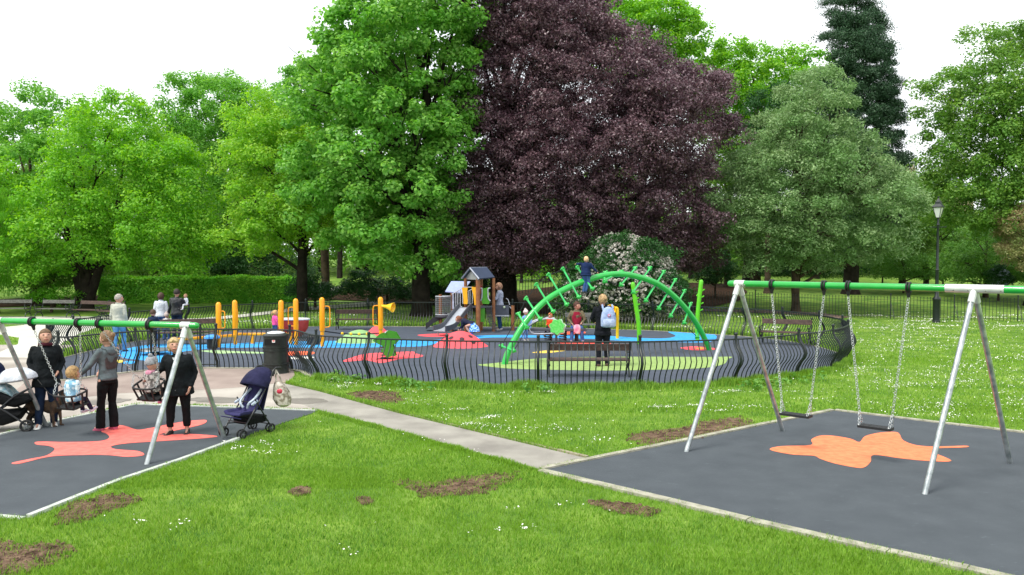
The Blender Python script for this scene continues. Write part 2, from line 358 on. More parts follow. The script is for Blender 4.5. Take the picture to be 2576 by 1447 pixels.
mark(play, Zc(1250, 620, 4.257, [(580, 1050), (1000, 1044), (1260, 1066), (1180, 1080), (1050, 1098), (880, 1106), (700, 1098), (640, 1085), (740, 1070)]), '#e8574b', .0205, 'leaf_marking')
mark(play, Zc(1250, 620, 4.257, [(725, 945), (960, 938), (965, 962), (720, 972)]), '#e8674b', .0205)
mark(play, Zc(1000, 620, 5.152, [(295, 1182), (500, 1166), (800, 1160), (900, 1178), (640, 1204), (400, 1202)]), RD, .0205)
mark(play, Zc(1250, 620, 4.257, [(412, 1168), (560, 1145), (830, 1136), (700, 1158), (580, 1172)]), '#e3c457', .02)
mark(play, Zc(1250, 620, 4.257, [(2010, 1115), (2150, 1100), (2270, 1108), (2430, 1128), (2270, 1142), (2100, 1137)]), RD, .02)
mark(play, Zc(1250, 620, 4.257, [(2170, 1120), (2230, 1110), (2280, 1122), (2230, 1136)]), '#efa24a', .024, sm=False)
mark(play, Zc(500, 650, 4.257, [(985, 1030), (1230, 1028), (1235, 1058), (985, 1070)]), '#ee6a46', .02)
mark(play, Zc(500, 650, 4.257, [(1020, 1088), (1230, 1084), (1235, 1100), (1040, 1112)]), '#cfd0c8', .02)
mark(play, Zc(500, 650, 4.257, [(30, 1020), (200, 1015), (430, 1025), (690, 1035), (690, 1050), (400, 1045), (250, 1050), (120, 1035)]), '#9fc08a', .02)
mark(play, Zc(0, 820, 5.169, [(1478, 486), (1600, 486), (1600, 514), (1478, 518)]), '#dcc95c', .024)
mark(play, Zc(0, 820, 5.169, [(1615, 500), (1760, 498), (1740, 530), (1620, 530)]), BL, .024)
mark(play, [(1815, 967), (1880, 958), (1950, 955), (1975, 958), (1920, 966), (1850, 971)], '#e8874e', .02)
kb = MB(); fc = fence_curve; n = len(fc); cen = sum(fc, Vector())/n
for s_ in (1,):
    inn = []; out = []
    for i in range(n):
        t = (fc[(i+1) % n]-fc[i-1]).normalized(); q = Vector((t.y, -t.x, 0)); inn.append(fc[i]-q*.06); out.append(fc[i]+q*.08)
    vs = [(p.x, p.y, .03) for p in inn]+[(p.x, p.y, .03) for p in out]+[(p.x, p.y, -.05) for p in inn]+[(p.x, p.y, -.05) for p in out]
    fs = []
    for i in range(n):
        j = (i+1) % n; fs += [(i, j, n+j, n+i), (n+i, n+j, 3*n+j, 3*n+i), (i, 2*n+i, 2*n+j, j)]
    kb.add(vs, fs)
tag(kb.build('kerb', M_kerb, smooth=False), kind='structure')

# ---- bare soil patches
M_soil = mat('bare_soil', '#483930', 1, scale=7, bump=1, bscale=30, spec=.05, col2='#7a6654', detail=10)
soil_px = [Zc(1300, 950, 1.9938, [(570, 305), (640, 290), (830, 265), (950, 235), (1080, 215), (1140, 212), (1190, 230), (1215, 250), (1090, 285), (880, 330), (700, 360), (600, 335)]),
           Zc(1300, 950, 1.9938, [(385, 645), (470, 643), (580, 652), (680, 670), (735, 690), (690, 713), (600, 708), (470, 685)]),
           Zc(0, 950, 1.9815, [(1985, 530), (2040, 528), (2090, 545), (2110, 565), (2200, 535), (2400, 505), (2580, 488), (2580, 530), (2450, 595), (2250, 610), (2110, 612), (2090, 590), (2010, 560)]),
           Zc(0, 950, 1.9815, [(1450, 590), (1490, 570), (1545, 568), (1560, 595), (1490, 608)]),
           Zc(0, 950, 1.9815, [(1790, 620), (1850, 622), (1868, 645), (1820, 650)]),
           Zc(0, 950, 1.9815, [(340, 655), (450, 625), (560, 605), (680, 612), (700, 640), (560, 680), (400, 745), (290, 750), (280, 735)]),
           Zc(0, 950, 1.9815, [(-150, 850), (0, 838), (120, 850), (250, 842), (360, 870), (350, 920), (250, 965), (120, 1000), (0, 1020), (-200, 1050)]),
           Zc(0, 950, 1.9815, [(1745, 95), (1800, 82), (1930, 80), (2000, 95), (2020, 130), (1940, 145), (1800, 120)])]
soil_polys = []
for q in soil_px:
    pts = spline([P(x, y) for x, y in q], 6, loop=True); c = sum(pts, Vector())/len(pts)
    pts = [c+(p-c)*(1+.13*random.uniform(-1, 1)) for p in pts]; soil_polys.append([(p.x, p.y) for p in pts])
    b = MB(); n = len(pts); rings = [(1, -.01), (.93, .006), (.8, .012), (.6, .014), (.4, .015), (.2, .015)]; vs = []
    for k, z in rings:
        for p in pts: vs.append((c.x+(p.x-c.x)*k+random.uniform(-.01, .01), c.y+(p.y-c.y)*k, z+random.uniform(-.006, .010)*(k < .95)))
    vs.append((c.x, c.y, .015)); fs = [(r*n+i, r*n+(i+1) % n, (r+1)*n+(i+1) % n, (r+1)*n+i) for r in range(len(rings)-1) for i in range(n)]
    fs += [((len(rings)-1)*n+i, (len(rings)-1)*n+(i+1) % n, len(rings)*n) for i in range(n)]
    b.add(vs, fs)
    X = rng.uniform(min(p.x for p in pts), max(p.x for p in pts), 900); Y = rng.uniform(min(p.y for p in pts), max(p.y for p in pts), 900)
    ok = inpoly(X, Y, soil_polys[-1])
    for x, y in list(zip(X[ok], Y[ok]))[:500]:
        r_ = random.uniform(.006, .022); b.box((x, y, .014+r_*.3), (r_*2, r_*1.5, r_), Matrix.Rotation(random.uniform(0, 3), 3, 'Z'), .6)
    tag(b.build('soil_patch', M_soil, smooth=False), kind='structure')
# ------------------------------------------------------------------ foliage
def quads(name, Q, m, parent=None, smooth=False):
    n = len(Q); me = bpy.data.meshes.new(name); k = Q.shape[1]
    me.vertices.add(n*k); me.vertices.foreach_set('co', Q.reshape(-1).astype(np.float32))
    me.loops.add(n*k); me.loops.foreach_set('vertex_index', np.arange(n*k, dtype=np.int32))
    me.polygons.add(n); me.polygons.foreach_set('loop_start', np.arange(0, n*k, k, dtype=np.int32))
    me.update(calc_edges=True); me.materials.append(m)
    o = bpy.data.objects.new(name, me); COL.objects.link(o)
    if parent: o.parent = parent
    return o
def unit(a): return a/np.maximum(np.linalg.norm(a, axis=1, keepdims=True), 1e-9)
def leafquads(pos, nrm, size, asp=.55, droop=0.):
    n = len(pos); r = unit(rng.normal(size=(n, 3))); t = unit(np.cross(nrm, r)); 
    if droop: t = unit(t*(1-droop)+np.array([0, 0, -1.])*droop)
    b = unit(np.cross(nrm, t)); L = (size*rng.uniform(.6, 1.3, n))[:, None]; w = L*asp
    return np.stack([pos-t*L*.5, pos+b*w*.5-t*L*.05, pos+t*L*.5, pos-b*w*.5-t*L*.05], 1)
def clumps_to_leaves(cs, rs, per, size, up=.55, asp=.55, droop=0., flat=.75):
    n = len(cs)*per; c = np.repeat(cs, per, 0); r = np.repeat(rs, per)
    d = unit(rng.normal(size=(n, 3))); rad = r*rng.uniform(.35, 1., n)**.6
    off = d*rad[:, None]; off[:, 2] *= flat; pos = c+off
    nr = unit(d*.55+np.array([0, 0, up])+rng.normal(size=(n, 3))*.38)
    return leafquads(pos, nr, size, asp, droop)
M_bark = mat('bark', '#3a3229', .95, scale=3, bump=1, bscale=14, spec=.1, col2='#554a3c', detail=8)
M_barkd = mat('dark_bark', '#211d1a', .95, scale=3, bump=1, bscale=14, spec=.1, col2='#35302a', detail=8)
def tree(name, label, poly, Y, T, lm, lobes, lobe_r=1.3, cl=9, cr=.55, per=55, leaf=.2, base=None, tr=.3, bark=None, cat='tree', asp=.6, droop=0., up=.55, nlimb=14, group=None, parts=True, flat=.75, hemi=True, spray=.05, split=None, sp=.74):
    pw = [(W(x, y, Y).x, W(x, y, Y).z) for x, y in poly]
    xs = [p[0] for p in pw]; zs = [p[1] for p in pw]
    bx = base if base else (sum(p[0] for p in poly)/len(poly), None)
    x0 = W(bx[0], 700, Y).x; z0 = gh(x0, Y); root = thing(name, label, cat, (x0, Y, z0), 0, group)
    leaf *= .82; per = int(per*1.4)
    # lobes through the crown volume
    lobes = int(lobes*1.35); N = lobes*7; X = rng.uniform(min(xs), max(xs), N*3); Z = rng.uniform(min(zs), max(zs), N*3)
    ok = inpoly(X, Z, pw); X, Z = X[ok][:N], Z[ok][:N]; d = edgedist(X, Z, pw)
    k = d > lobe_r*.38; X, Z, d = X[k], Z[k], d[k]
    sel = []
    th = T*np.sqrt(np.clip(1-(1-np.clip(d/T, 0, 1))**2, 0, 1))
    u = rng.uniform(size=len(X)); s = np.where(u < .62, -rng.uniform(.55, 1., len(X)), np.where(u < .75, rng.uniform(.5, 1, len(X)), rng.uniform(-.6, .6, len(X))))
    Yp = Y+s*th; Pp = np.stack([X, Yp, Z], 1)
    for i in range(len(Pp)):
        if all(np.linalg.norm((Pp[i]-Pp[j])*np.array([1, .8, 1])) > lobe_r*sp for j in sel): sel.append(i)
        if len(sel) >= lobes: break
    L = Pp[sel]; cc = np.array([[x0, Y, (min(zs)+max(zs))/2]])
    n = len(L); dirs = unit(rng.normal(size=(n*cl, 3))*1.0+np.array([0, -.1, .75])+unit(np.repeat(L, cl, 0)-cc)*.55); dirs[:, 2] = np.where((dirs[:, 2] < -.25) & hemi, -dirs[:, 2], dirs[:, 2])
    lr_ = np.repeat(rng.uniform(.65, 1.3, n), cl)[:, None]; far_ = np.where(rng.uniform(size=(n*cl, 1)) < spray, 1.6, 1.)
    C_ = np.repeat(L, cl, 0)+dirs*lobe_r*lr_*far_*np.array([1, 1, .6])*rng.uniform(.6, 1.08, (n*cl, 1))
    ds = edgedist(C_[:, 0], C_[:, 2], pw); ins = inpoly(C_[:, 0], C_[:, 2], pw); C_ = C_[ins | (ds < cr*rng.uniform(.3, 1.9, len(C_)))]
    C_ = C_[C_[:, 2] > z0+.25]
    rs = cr*rng.uniform(.6, 1.35, len(C_)); Q = clumps_to_leaves(C_, rs, per, leaf, up, asp, droop, flat)
    Q = Q-np.array([x0, Y, z0])
    if parts or True: quads('crown', Q, lm, root)
    # trunk and limbs
    b = MB(); top = max(zs)-z0; low = min(zs)-z0; ht = low+(top-low)*.72
    zz = [0, .15, .6, low*.5+1, ht*.5, ht*.75, ht]; zz = sorted(zz)
    rad = [tr*1.7, tr*1.25, tr*1.05, tr, tr*.7, tr*.4, tr*.12]
    wob = [Vector((random.uniform(-.12, .12)*z*.3, random.uniform(-.1, .1)*z*.2, z)) for z in zz]; wob[0] = Vector((0, 0, -.3)); wob[1] = Vector((0, 0, .15))
    if split:
        stems = []
        for a in split:
            pts = [Vector((0, 0, -.3)), Vector((a*.1, 0, .5)), Vector((a*.5, 0, 2)), Vector((a*1.2, .2, ht*.6)), Vector((a*1.6, .3, ht))]
            b.tube(spline(pts, 4), list(np.linspace(tr*1.2, tr*.1, 17)), 9); stems.append(pts)
    b.tube(spline(wob, 3), list(np.interp(np.linspace(0, 6, 19), range(7), rad)), 12)
    idx = rng.permutation(len(L))[:nlimb]
    for i in idx:
        e = Vector(L[i])-Vector((x0, Y, z0)); hs = max(.8, min(ht*.8, e.z*random.uniform(.45, .75)))
        s_ = Vector((0, 0, hs)); mid = s_.lerp(e, .5)+Vector((0, 0, .08*(e-s_).length)); r0 = tr*.36*(1-hs/(ht*1.3))+.03
        b.tube(spline([s_, mid, e], 4), list(np.linspace(r0, .02, 9)), 6)
        for q in range(2):
            e2 = e+Vector((random.uniform(-1, 1), random.uniform(-1, 1), random.uniform(-.3, 1)))*lobe_r; b.tube([mid.lerp(e, .5), e2], [r0*.4, .01], 5)
    b.build('trunk', bark or M_bark, root)
    return root
def bush(name, label, poly, Y, T, lm, lobes, cat='shrub', **k):
    d = dict(lobe_r=.7, cl=9, cr=.32, per=45, leaf=.13, tr=.06, nlimb=8); d.update(k)
    return tree(name, label, poly, Y, T, lm, lobes, cat=cat, **d)

L_maple = leafmat('maple_leaf', '#4a8a2c', '#a0d068', '#6cac42')
L_beech = leafmat('copper_leaf', '#452f38', '#84666e', '#5c424c', trans=.2, rough=.38, spec=.6)
L_yel = leafmat('yellow_green_leaf', '#6aa634', '#b2d656', '#86bc40')
L_mid = leafmat('mid_green_leaf', '#529434', '#90c256', '#6ca844')
L_fresh = leafmat('fresh_green_leaf', '#5a9c2c', '#9ece4a', '#76b438')
L_grey = leafmat('grey_green_leaf', '#547c42', '#a8c08a', '#72985a', trans=.35)
L_con = leafmat('conifer_leaf', '#25442c', '#486a46', '#305034', trans=.15)
L_olive = leafmat('olive_leaf', '#4e8030', '#8cb050', '#64923c', trans=.4)
L_dark = leafmat('dark_shrub_leaf', '#1f4a1c', '#3a6a2e', '#2a5526', trans=.25)
L_shrub = leafmat('shrub_leaf', '#487e2c', '#84b050', '#629644', trans=.35)
L_hedge = leafmat('hedge_leaf', '#4aa028', '#a8d850', '#68b438', trans=.35)
L_will = leafmat('willow_leaf', '#4f9420', '#7cb43a', '#62a42a')
L_pink = leafmat('pink_leaf', '#8c7458', '#b59a7c', '#7c8c50', trans=.3)

# left-hand trees
tree('broadleaf_tree', 'pale green rounded tree at the far left, above the benches', [(-180, 330), (-60, 300), (20, 285), (60, 240), (110, 228), (160, 245), (210, 275), (260, 290), (250, 480), (230, 640), (200, 735), (60, 745), (-100, 740), (-200, 700)], 50, 3.2, L_mid, 62, 1.35, 9, .6, 60, .23, base=(90, 0), tr=.32)
tree('broadleaf_tree', 'broad bright green tree behind the benches, its dark forked trunk beside the hedge', [(115, 500), (170, 400), (200, 330), (240, 270), (300, 247), (345, 250), (380, 275), (410, 320), (440, 330), (500, 370), (530, 520), (545, 640), (500, 708), (330, 712), (250, 690), (190, 735), (100, 740), (60, 650), (80, 560)], 43.5, 3.4, L_fresh, 85, 1.25, 9, .55, 60, .2, base=(215, 0), tr=.34, split=(-1, 1.3), bark=M_barkd)
tree('broadleaf_tree', 'tall mid green tree standing behind the hedge with dark upright stems', [(440, 260), (460, 210), (520, 193), (580, 198), (640, 220), (680, 270), (700, 350), (700, 470), (680, 640), (560, 700), (450, 680), (420, 480), (410, 350)], 55, 3., L_mid, 90, 1.25, 9, .55, 50, .22, base=(600, 0), tr=.34, split=(-.8, .9), bark=M_barkd)
tree('broadleaf_tree', 'yellow-green tree with low spreading branches at the end of the hedge', [(600, 330), (620, 270), (680, 245), (740, 265), (780, 330), (820, 450), (850, 560), (850, 660), (790, 620), (740, 630), (690, 690), (640, 640), (560, 645), (505, 620), (530, 580), (590, 555), (620, 520), (590, 450)], 43, 3., L_yel, 72, 1.15, 9, .5, 55, .19, base=(760, 0), tr=.28, bark=M_barkd)
tree('broadleaf_tree', 'thin-crowned tree with sky showing through, left of the tallest green tree', [(700, 220), (730, 180), (790, 165), (850, 190), (900, 300), (900, 420), (840, 440), (760, 360), (715, 280)], 50, 2.2, L_mid, 34, 1.0, 8, .42, 40, .2, base=(820, 0), tr=.25)
tree('broadleaf_tree', 'light yellow-green low tree at the left edge above the willow', [(-40, 450), (30, 400), (70, 480), (60, 600), (0, 640), (-80, 600)], 46, 1.8, L_fresh, 22, 1.1, 8, .45, 45, .2, base=(-30, 0), tr=.2)
tree('willow_tree', 'weeping willow with hanging fronds at the left edge of the view', [(-120, 520), (-60, 470), (20, 480), (60, 510), (78, 570), (70, 650), (40, 700), (50, 745), (10, 755), (-40, 750), (-130, 740)], 42, 2.0, L_will, 40, .9, 10, .42, 60, .17, base=(-20, 0), tr=.25, asp=.22, droop=.8, up=.1)
tree('maple_tree', 'tallest bright green maple with dense heaped foliage, left of the copper beech', [(750, 130), (790, 118), (810, 145), (840, 60), (858, 15), (900, 20), (950, -20), (1000, -130), (1120, -200), (1250, -120), (1215, 0), (1190, 200), (1180, 400), (1150, 560), (1140, 700), (1130, 745), (1060, 735), (1000, 700), (930, 720), (870, 700), (820, 650), (840, 560), (780, 545), (725, 520), (715, 470), (770, 400), (790, 330), (735, 330), (745, 250), (800, 220), (790, 165)], 40, 4.6, L_maple, 150, 1.45, 13, .5, 60, .225, base=(1060, 0), tr=.45, asp=.8, bark=M_barkd, nlimb=26, sp=.88, spray=.1)
# copper beech
tree('broadleaf_tree', 'dim green tree filling the dip between the two large left-hand trees', [(370, 380), (420, 330), (500, 320), (560, 380), (570, 640), (360, 640)], 64, 2.4, L_olive, 46, 1.3, 8, .55, 50, .24, base=(460, 0), tr=.25)
tree('broadleaf_tree', 'shaded green tree seen between the copper beech and the grey-green tree', [(1740, 430), (1800, 360), (1880, 350), (1930, 420), (1920, 650), (1740, 650)], 60, 2.4, L_olive, 50, 1.2, 9, .5, 50, .2, base=(1830, 0), tr=.25)
tree('broadleaf_tree', 'shaded green tree behind the right flank of the grey-green tree', [(2230, 480), (2270, 440), (2310, 470), (2340, 560), (2330, 690), (2180, 690)], 66, 2.0, L_olive, 36, 1.2, 9, .5, 50, .22, base=(2270, 0), tr=.25)
tree('beech_tree', 'huge dark purple copper beech in the centre behind the climbing arch', [(1150, -10), (1230, -150), (1400, -200), (1500, -60), (1520, 30), (1590, 90), (1680, 70), (1610, 130), (1640, 170), (1770, 180), (1850, 165), (1810, 230), (1790, 270), (1830, 310), (1875, 345), (1800, 370), (1790, 420), (1740, 480), (1790, 560), (1780, 650), (1850, 700), (1800, 715), (1700, 690), (1640, 640), (1560, 640), (1480, 690), (1400, 700), (1340, 690), (1290, 710), (1220, 735), (1150, 700), (1135, 600), (1130, 480), (1135, 430), (1140, 340), (1150, 280), (1190, 180), (1165, 90)], 43, 5.6, L_beech, 400, 1.15, 11, .5, 62, .16, base=(1268, 0), tr=.7, asp=.55, droop=.35, up=.4, bark=M_barkd, nlimb=40, flat=.6, hemi=False, sp=.57, spray=.13)
# trees behind on the right
tree('broadleaf_tree', 'vivid yellow-green tree showing above the copper beech, against the sky', [(1490, 40), (1510, 0), (1580, -30), (1680, -10), (1745, 50), (1770, 100), (1765, 180), (1740, 260), (1650, 270), (1560, 200), (1500, 120)], 62, 3.2, L_fresh, 58, 1.45, 9, .6, 55, .27, base=(1620, 0), tr=.4)
tree('broadleaf_tree', 'bright green crown between the copper beech and the tall conifer', [(1700, 200), (1760, 150), (1820, 100), (1880, 115), (1950, 145), (2020, 130), (2070, 160), (2080, 300), (2000, 420), (1850, 420), (1760, 350)], 64, 3.4, L_fresh, 66, 1.5, 9, .62, 55, .28, base=(1900, 0), tr=.4)
tree('yew_tree', 'dark upright yew half hidden behind the grey-green tree', [(1870, 330), (1890, 240), (1930, 215), (1960, 205), (1990, 230), (2010, 330), (2020, 480), (1850, 480)], 55, 1.8, L_dark, 40, 1., 8, .42, 55, .15, base=(1930, 0), tr=.2, droop=.3)
con_poly = [(2120, -120), (2092, -20), (2074, 50), (2055, 150), (2060, 260), (2040, 400), (2060, 560), (2100, 650), (2200, 650), (2250, 520), (2262, 430), (2250, 330), (2235, 210), (2222, 120), (2205, 50), (2180, -20), (2150, -120)]
tree('conifer_tree', 'tall dark green columnar conifer on the right', con_poly, 56, 2.6, L_con, 330, .72, 11, .42, 55, .18, base=(2140, 0), tr=.5, asp=.34, droop=.4, up=.35, sp=.5, bark=M_barkd, nlimb=20)
tree('conifer_tree', 'small dark conifer tip poking above the left-hand trees', [(195, 300), (205, 262), (218, 255), (232, 275), (240, 330), (235, 420), (190, 420)], 70, .9, L_con, 14, .8, 8, .4, 40, .22, base=(215, 0), tr=.2, asp=.3)
tree('whitebeam_tree', 'grey-green spreading tree with a straight trunk behind the railings', [(1850, 480), (1800, 400), (1840, 385), (1900, 330), (1945, 275), (1985, 215), (2030, 175), (2080, 200), (2105, 260), (2135, 340), (2180, 410), (2250, 450), (2275, 520), (2260, 620), (2200, 680), (2080, 690), (1960, 700), (1880, 690), (1820, 620), (1760, 600), (1800, 560), (1745, 510), (1775, 490)], 42, 3.9, L_grey, 150, .95, 10, .45, 56, .165, base=(2003, 0), tr=.2, asp=.5, nlimb=30, sp=.82)
tree('sycamore_tree', 'large olive-green tree with heaped foliage at the right edge', [(2335, 220), (2350, 160), (2420, 145), (2470, 130), (2450, 85), (2500, 62), (2560, 68), (2640, 80), (2750, 200), (2780, 400), (2700, 560), (2580, 540), (2520, 600), (2440, 610), (2380, 560), (2335, 470), (2345, 400), (2370, 330), (2335, 260)], 47, 3.8, L_olive, 110, 1.25, 9, .55, 60, .21, base=(2600, 0), tr=.4, bark=M_barkd)
tree('hawthorn_tree', 'pinkish blossoming small tree at the far right edge', [(2520, 540), (2560, 500), (2640, 490), (2700, 560), (2680, 680), (2560, 700), (2520, 640)], 44, 1.6, L_pink, 34, .8, 8, .36, 50, .13, base=(2610, 0), tr=.12)
tree('broadleaf_tree', 'soft green small tree behind the lamp post, left of the olive-green tree', [(2240, 470), (2290, 455), (2340, 430), (2400, 470), (2440, 560), (2430, 700), (2240, 700), (2220, 560)], 62, 2.4, L_olive, 46, 1.2, 8, .5, 50, .2, base=(2330, 0), tr=.2)
tree('broadleaf_tree', 'bluish green bushy tree right of the lamp post', [(2380, 610), (2420, 585), (2500, 570), (2580, 590), (2640, 640), (2640, 730), (2380, 725), (2350, 660)], 54, 2.2, L_shrub, 46, 1.1, 8, .42, 50, .16, base=(2480, 0), tr=.15)

# rhododendron with white flowers
def flowers(root, poly, Y, T, n, size, m, name='blossom'):
    pw = [(W(x, y, Y).x, W(x, y, Y).z) for x, y in poly]; xs = [p[0] for p in pw]; zs = [p[1] for p in pw]
    X = rng.uniform(min(xs), max(xs), n*4); Z = rng.uniform(min(zs), max(zs), n*4); ok = inpoly(X, Z, pw); X, Z = X[ok][:n], Z[ok][:n]
    th = T*np.sqrt(np.clip(1-(1-np.clip(edgedist(X, Z, pw)/T, 0, 1))**2, 0, 1)); c = np.stack([X, Y-th*rng.uniform(.75, 1.12, len(X)), Z], 1)
    Q = clumps_to_leaves(c, np.full(len(c), size), 16, size*.9, .5, .9)
    q = quads(name, Q-np.array(root.location)[None, None], m, root); q['kind'] = 'stuff'; return q
M_wf = leafmat('white_petal', '#c8c8be', '#e4e0d8', '#d8d0c8', trans=.2)
rp = [(1400, 790), (1395, 740), (1420, 700), (1440, 670), (1480, 640), (1500, 600), (1540, 585), (1590, 590), (1640, 610), (1680, 640), (1700, 690), (1718, 730), (1715, 790), (1600, 805), (1480, 805)]
r_ = bush('rhododendron_bush', 'large rhododendron covered in white blossom behind the climbing arch', rp, 37.5, 2.2, L_dark, 110, lobe_r=.62, leaf=.13, cr=.3, per=44, cl=9)
flowers(r_, rp, 37.5, 2.5, 1900, .078, M_wf)
bp_ = [(2490, 690), (2500, 668), (2530, 680), (2545, 710), (2520, 722), (2490, 715)]
r_ = bush('flowering_bush', 'small bush with pale blue-white flowers near the right edge', bp_, 51, .6, L_dark, 10, lobe_r=.4); flowers(r_, bp_, 51, .7, 60, .1, leafmat('blue_petal', '#a9b4cc', '#cdd4e2', '#b9c2d4', trans=.2))
# shrubs
for i, (lab, poly, Y, T, lm, n, kw) in enumerate([
    ('dark laurel bush at the right end of the clipped hedge', [(735, 760), (735, 715), (760, 695), (800, 700), (835, 715), (850, 745), (830, 765)], 45, 1.1, L_dark, 34, {}),
    ('low dark shrub beneath the tall bright green maple', [(850, 750), (860, 700), (920, 680), (1000, 700), (1060, 720), (1090, 740), (1060, 765), (950, 765)], 47, 1.2, L_dark, 46, {}),
    ('pale green shrub behind the left-hand benches', [(60, 770), (80, 745), (130, 730), (180, 735), (190, 770)], 42.5, .7, L_will, 24, dict(leaf=.11)),
    ('ivy-green shrub between the willow and the forked trunk', [(60, 740), (70, 640), (130, 600), (180, 640), (190, 700), (180, 745)], 46, 1.4, L_olive, 46, {}),
    ('dark shrub behind the hedge under the yellow-green tree', [(520, 710), (540, 650), (620, 620), (700, 630), (760, 650), (800, 690), (790, 715)], 53, 1.8, L_dark, 60, dict(lobe_r=1., cr=.45)),
    ('dark understorey shrub at the left behind the hedge', [(240, 715), (260, 650), (330, 620), (420, 640), (500, 650), (540, 715)], 52, 1.8, L_olive, 60, dict(lobe_r=1., cr=.45)),
    ('shadowy holly bush left of the copper beech trunk', [(1060, 770), (1070, 680), (1110, 620), (1180, 640), (1230, 700), (1240, 770)], 47, 1.4, L_dark, 50, {}),
    ('small dark bush hanging low right of the white rhododendron', [(1740, 720), (1760, 660), (1800, 640), (1850, 660), (1850, 700), (1800, 725)], 50, 1., L_dark, 30, {}),
    ('rounded green shrub bank under the tall conifer', [(2180, 705), (2200, 650), (2260, 620), (2330, 640), (2370, 700), (2300, 712)], 58, 1.5, L_shrub, 50, dict(lobe_r=.9, cr=.4)),
    ('dark green shrub behind the railings near the right edge', [(2550, 720), (2560, 660), (2620, 640), (2700, 660), (2700, 725)], 50, 1.2, L_olive, 30, {}),
    ('bright green bush seen through the gap below the copper beech', [(1290, 710), (1300, 655), (1340, 640), (1380, 660), (1380, 715)], 66, 1.4, L_fresh, 26, dict(lobe_r=.9, cr=.45)),
    ('dark shrub bank beyond the lawn to the left of the tall conifer trunk', [(1900, 706), (1910, 650), (1980, 630), (2060, 640), (2110, 660), (2110, 706)], 64, 1.6, L_dark, 46, dict(lobe_r=.9, cr=.45)),
    ('olive shrub bank behind the lamp post', [(2290, 708), (2300, 640), (2380, 600), (2440, 640), (2450, 710)], 60, 1.5, L_olive, 46, dict(lobe_r=.9, cr=.45)),
    ('olive shrub between the conifer trunk and the lamp post', [(2140, 700), (2160, 640), (2230, 610), (2280, 660), (2290, 705)], 68, 1.5, L_dark, 40, dict(lobe_r=.9, cr=.45)),
]): bush('shrub', lab, poly, Y, T, lm, n, **kw)
# slim trunks of the trees standing on the lawn beyond the beech
for lab, px, py, r, hgt in [('slim dark trunk right of the white rhododendron, beyond the beech', 1738, 700, .22, 7), ('dark leaning trunk under the right side of the copper beech', 1880, 712, .42, 6), ('thin trunk standing in the gap left of the climbing arch', 1312, 712, .12, 5)]:
    p = P(px, py); t = thing('slender_tree', lab, 'tree', p); b = MB(); b.tube([(0, 0, -.3), (0, 0, .4), (.1, 0, hgt*.5), (.25, 0, hgt)], [r*1.6, r, r*.8, r*.5], 9); b.build('trunk', M_barkd, t)
    c = np.array([[random.uniform(-1.8, 1.8), random.uniform(-1.5, 1.5), hgt+random.uniform(-.6, 2.2)] for _ in range(60)]); quads('crown', clumps_to_leaves(c, np.full(60, .5), 50, .18), L_beech if px != 1312 else L_dark, t)
# distant wood
N = 4600; X = rng.uniform(-75, 75, N); Yb = rng.uniform(78, 104, N)
hh = 7.5+2.5*np.sin(X*.21)+1.5*np.sin(X*.5+2); hh = np.where(X > 25, hh-1.5, hh)+np.clip(-X-2, 0, 5)*1.1
c = np.stack([X, Yb, 1.5+hh*rng.uniform(0, 1, N)**.8], 1); q = quads('woodland', clumps_to_leaves(c, rng.uniform(1., 1.9, N), 46, .5), L_olive); tag(q, 'dark distant woodland closing the view between the nearer trees', 'woodland', kind='stuff')
b = MB()
for i in range(90):
    x = random.uniform(-75, 75); y = random.uniform(76, 100); b.tube([(x, y, 0), (x+.2, y, 9)], [.3, .15], 6)
tag(b.build('woodland_trunks', M_barkd), 'dark trunks standing close together in the distant wood', 'woodland', kind='stuff')

# clipped hedge
hp = [(245, 764), (735, 764)]; A = P(250, 764); B = P(733, 762); hed = thing('hedge', 'long clipped bright green hedge with a flat top behind the playground', 'hedge', A)
d = B-A; L = d.length; d.normalize(); q = Vector((-d.y, d.x, 0)); hz = 1.55; wd = 1.3
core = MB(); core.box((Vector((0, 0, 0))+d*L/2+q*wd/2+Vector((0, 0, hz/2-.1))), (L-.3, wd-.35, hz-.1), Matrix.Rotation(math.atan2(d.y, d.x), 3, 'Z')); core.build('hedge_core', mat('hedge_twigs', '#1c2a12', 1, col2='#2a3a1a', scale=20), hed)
n = 52000; u = rng.uniform(size=n); s = rng.uniform(0, 1, n); t = rng.uniform(0, 1, n); face = u
pos = np.zeros((n, 3)); nr = np.zeros((n, 3)); dn = np.array(d); qn = np.array(q)
bulge = .09*np.sin(s*L*1.7)+.07*np.sin(s*L*4.3+t*5)
fr = face < .55; tp = (face >= .55) & (face < .93); en = face >= .93
endr = np.minimum(1, np.minimum(s, 1-s)*L/.5)**.5
pos[fr] = dn*(s[fr]*L)[:, None]+qn*(-bulge[fr])[:, None]; pos[fr, 2] = t[fr]*hz*.98
pos[tp] = dn*(s[tp]*L)[:, None]+qn*(t[tp]*wd)[:, None]; pos[tp, 2] = (hz+bulge[tp]*.6)*(.86+.14*endr[tp])
pos[en] = dn*(np.where(s[en] > .5, L, 0))[:, None]+qn*(t[en]*wd)[:, None]; pos[en, 2] = rng.uniform(0, hz, en.sum())
pos += rng.normal(size=(n, 3))*.055; nr[fr] = -qn; nr[tp] = (0, 0, 1); nr[en] = dn
nr = unit(nr*.5+np.array([0, 0, .45])+rng.normal(size=(n, 3))*.45)
quads('hedge_leaves', leafquads(pos, nr, .12, .5), L_hedge, hed)

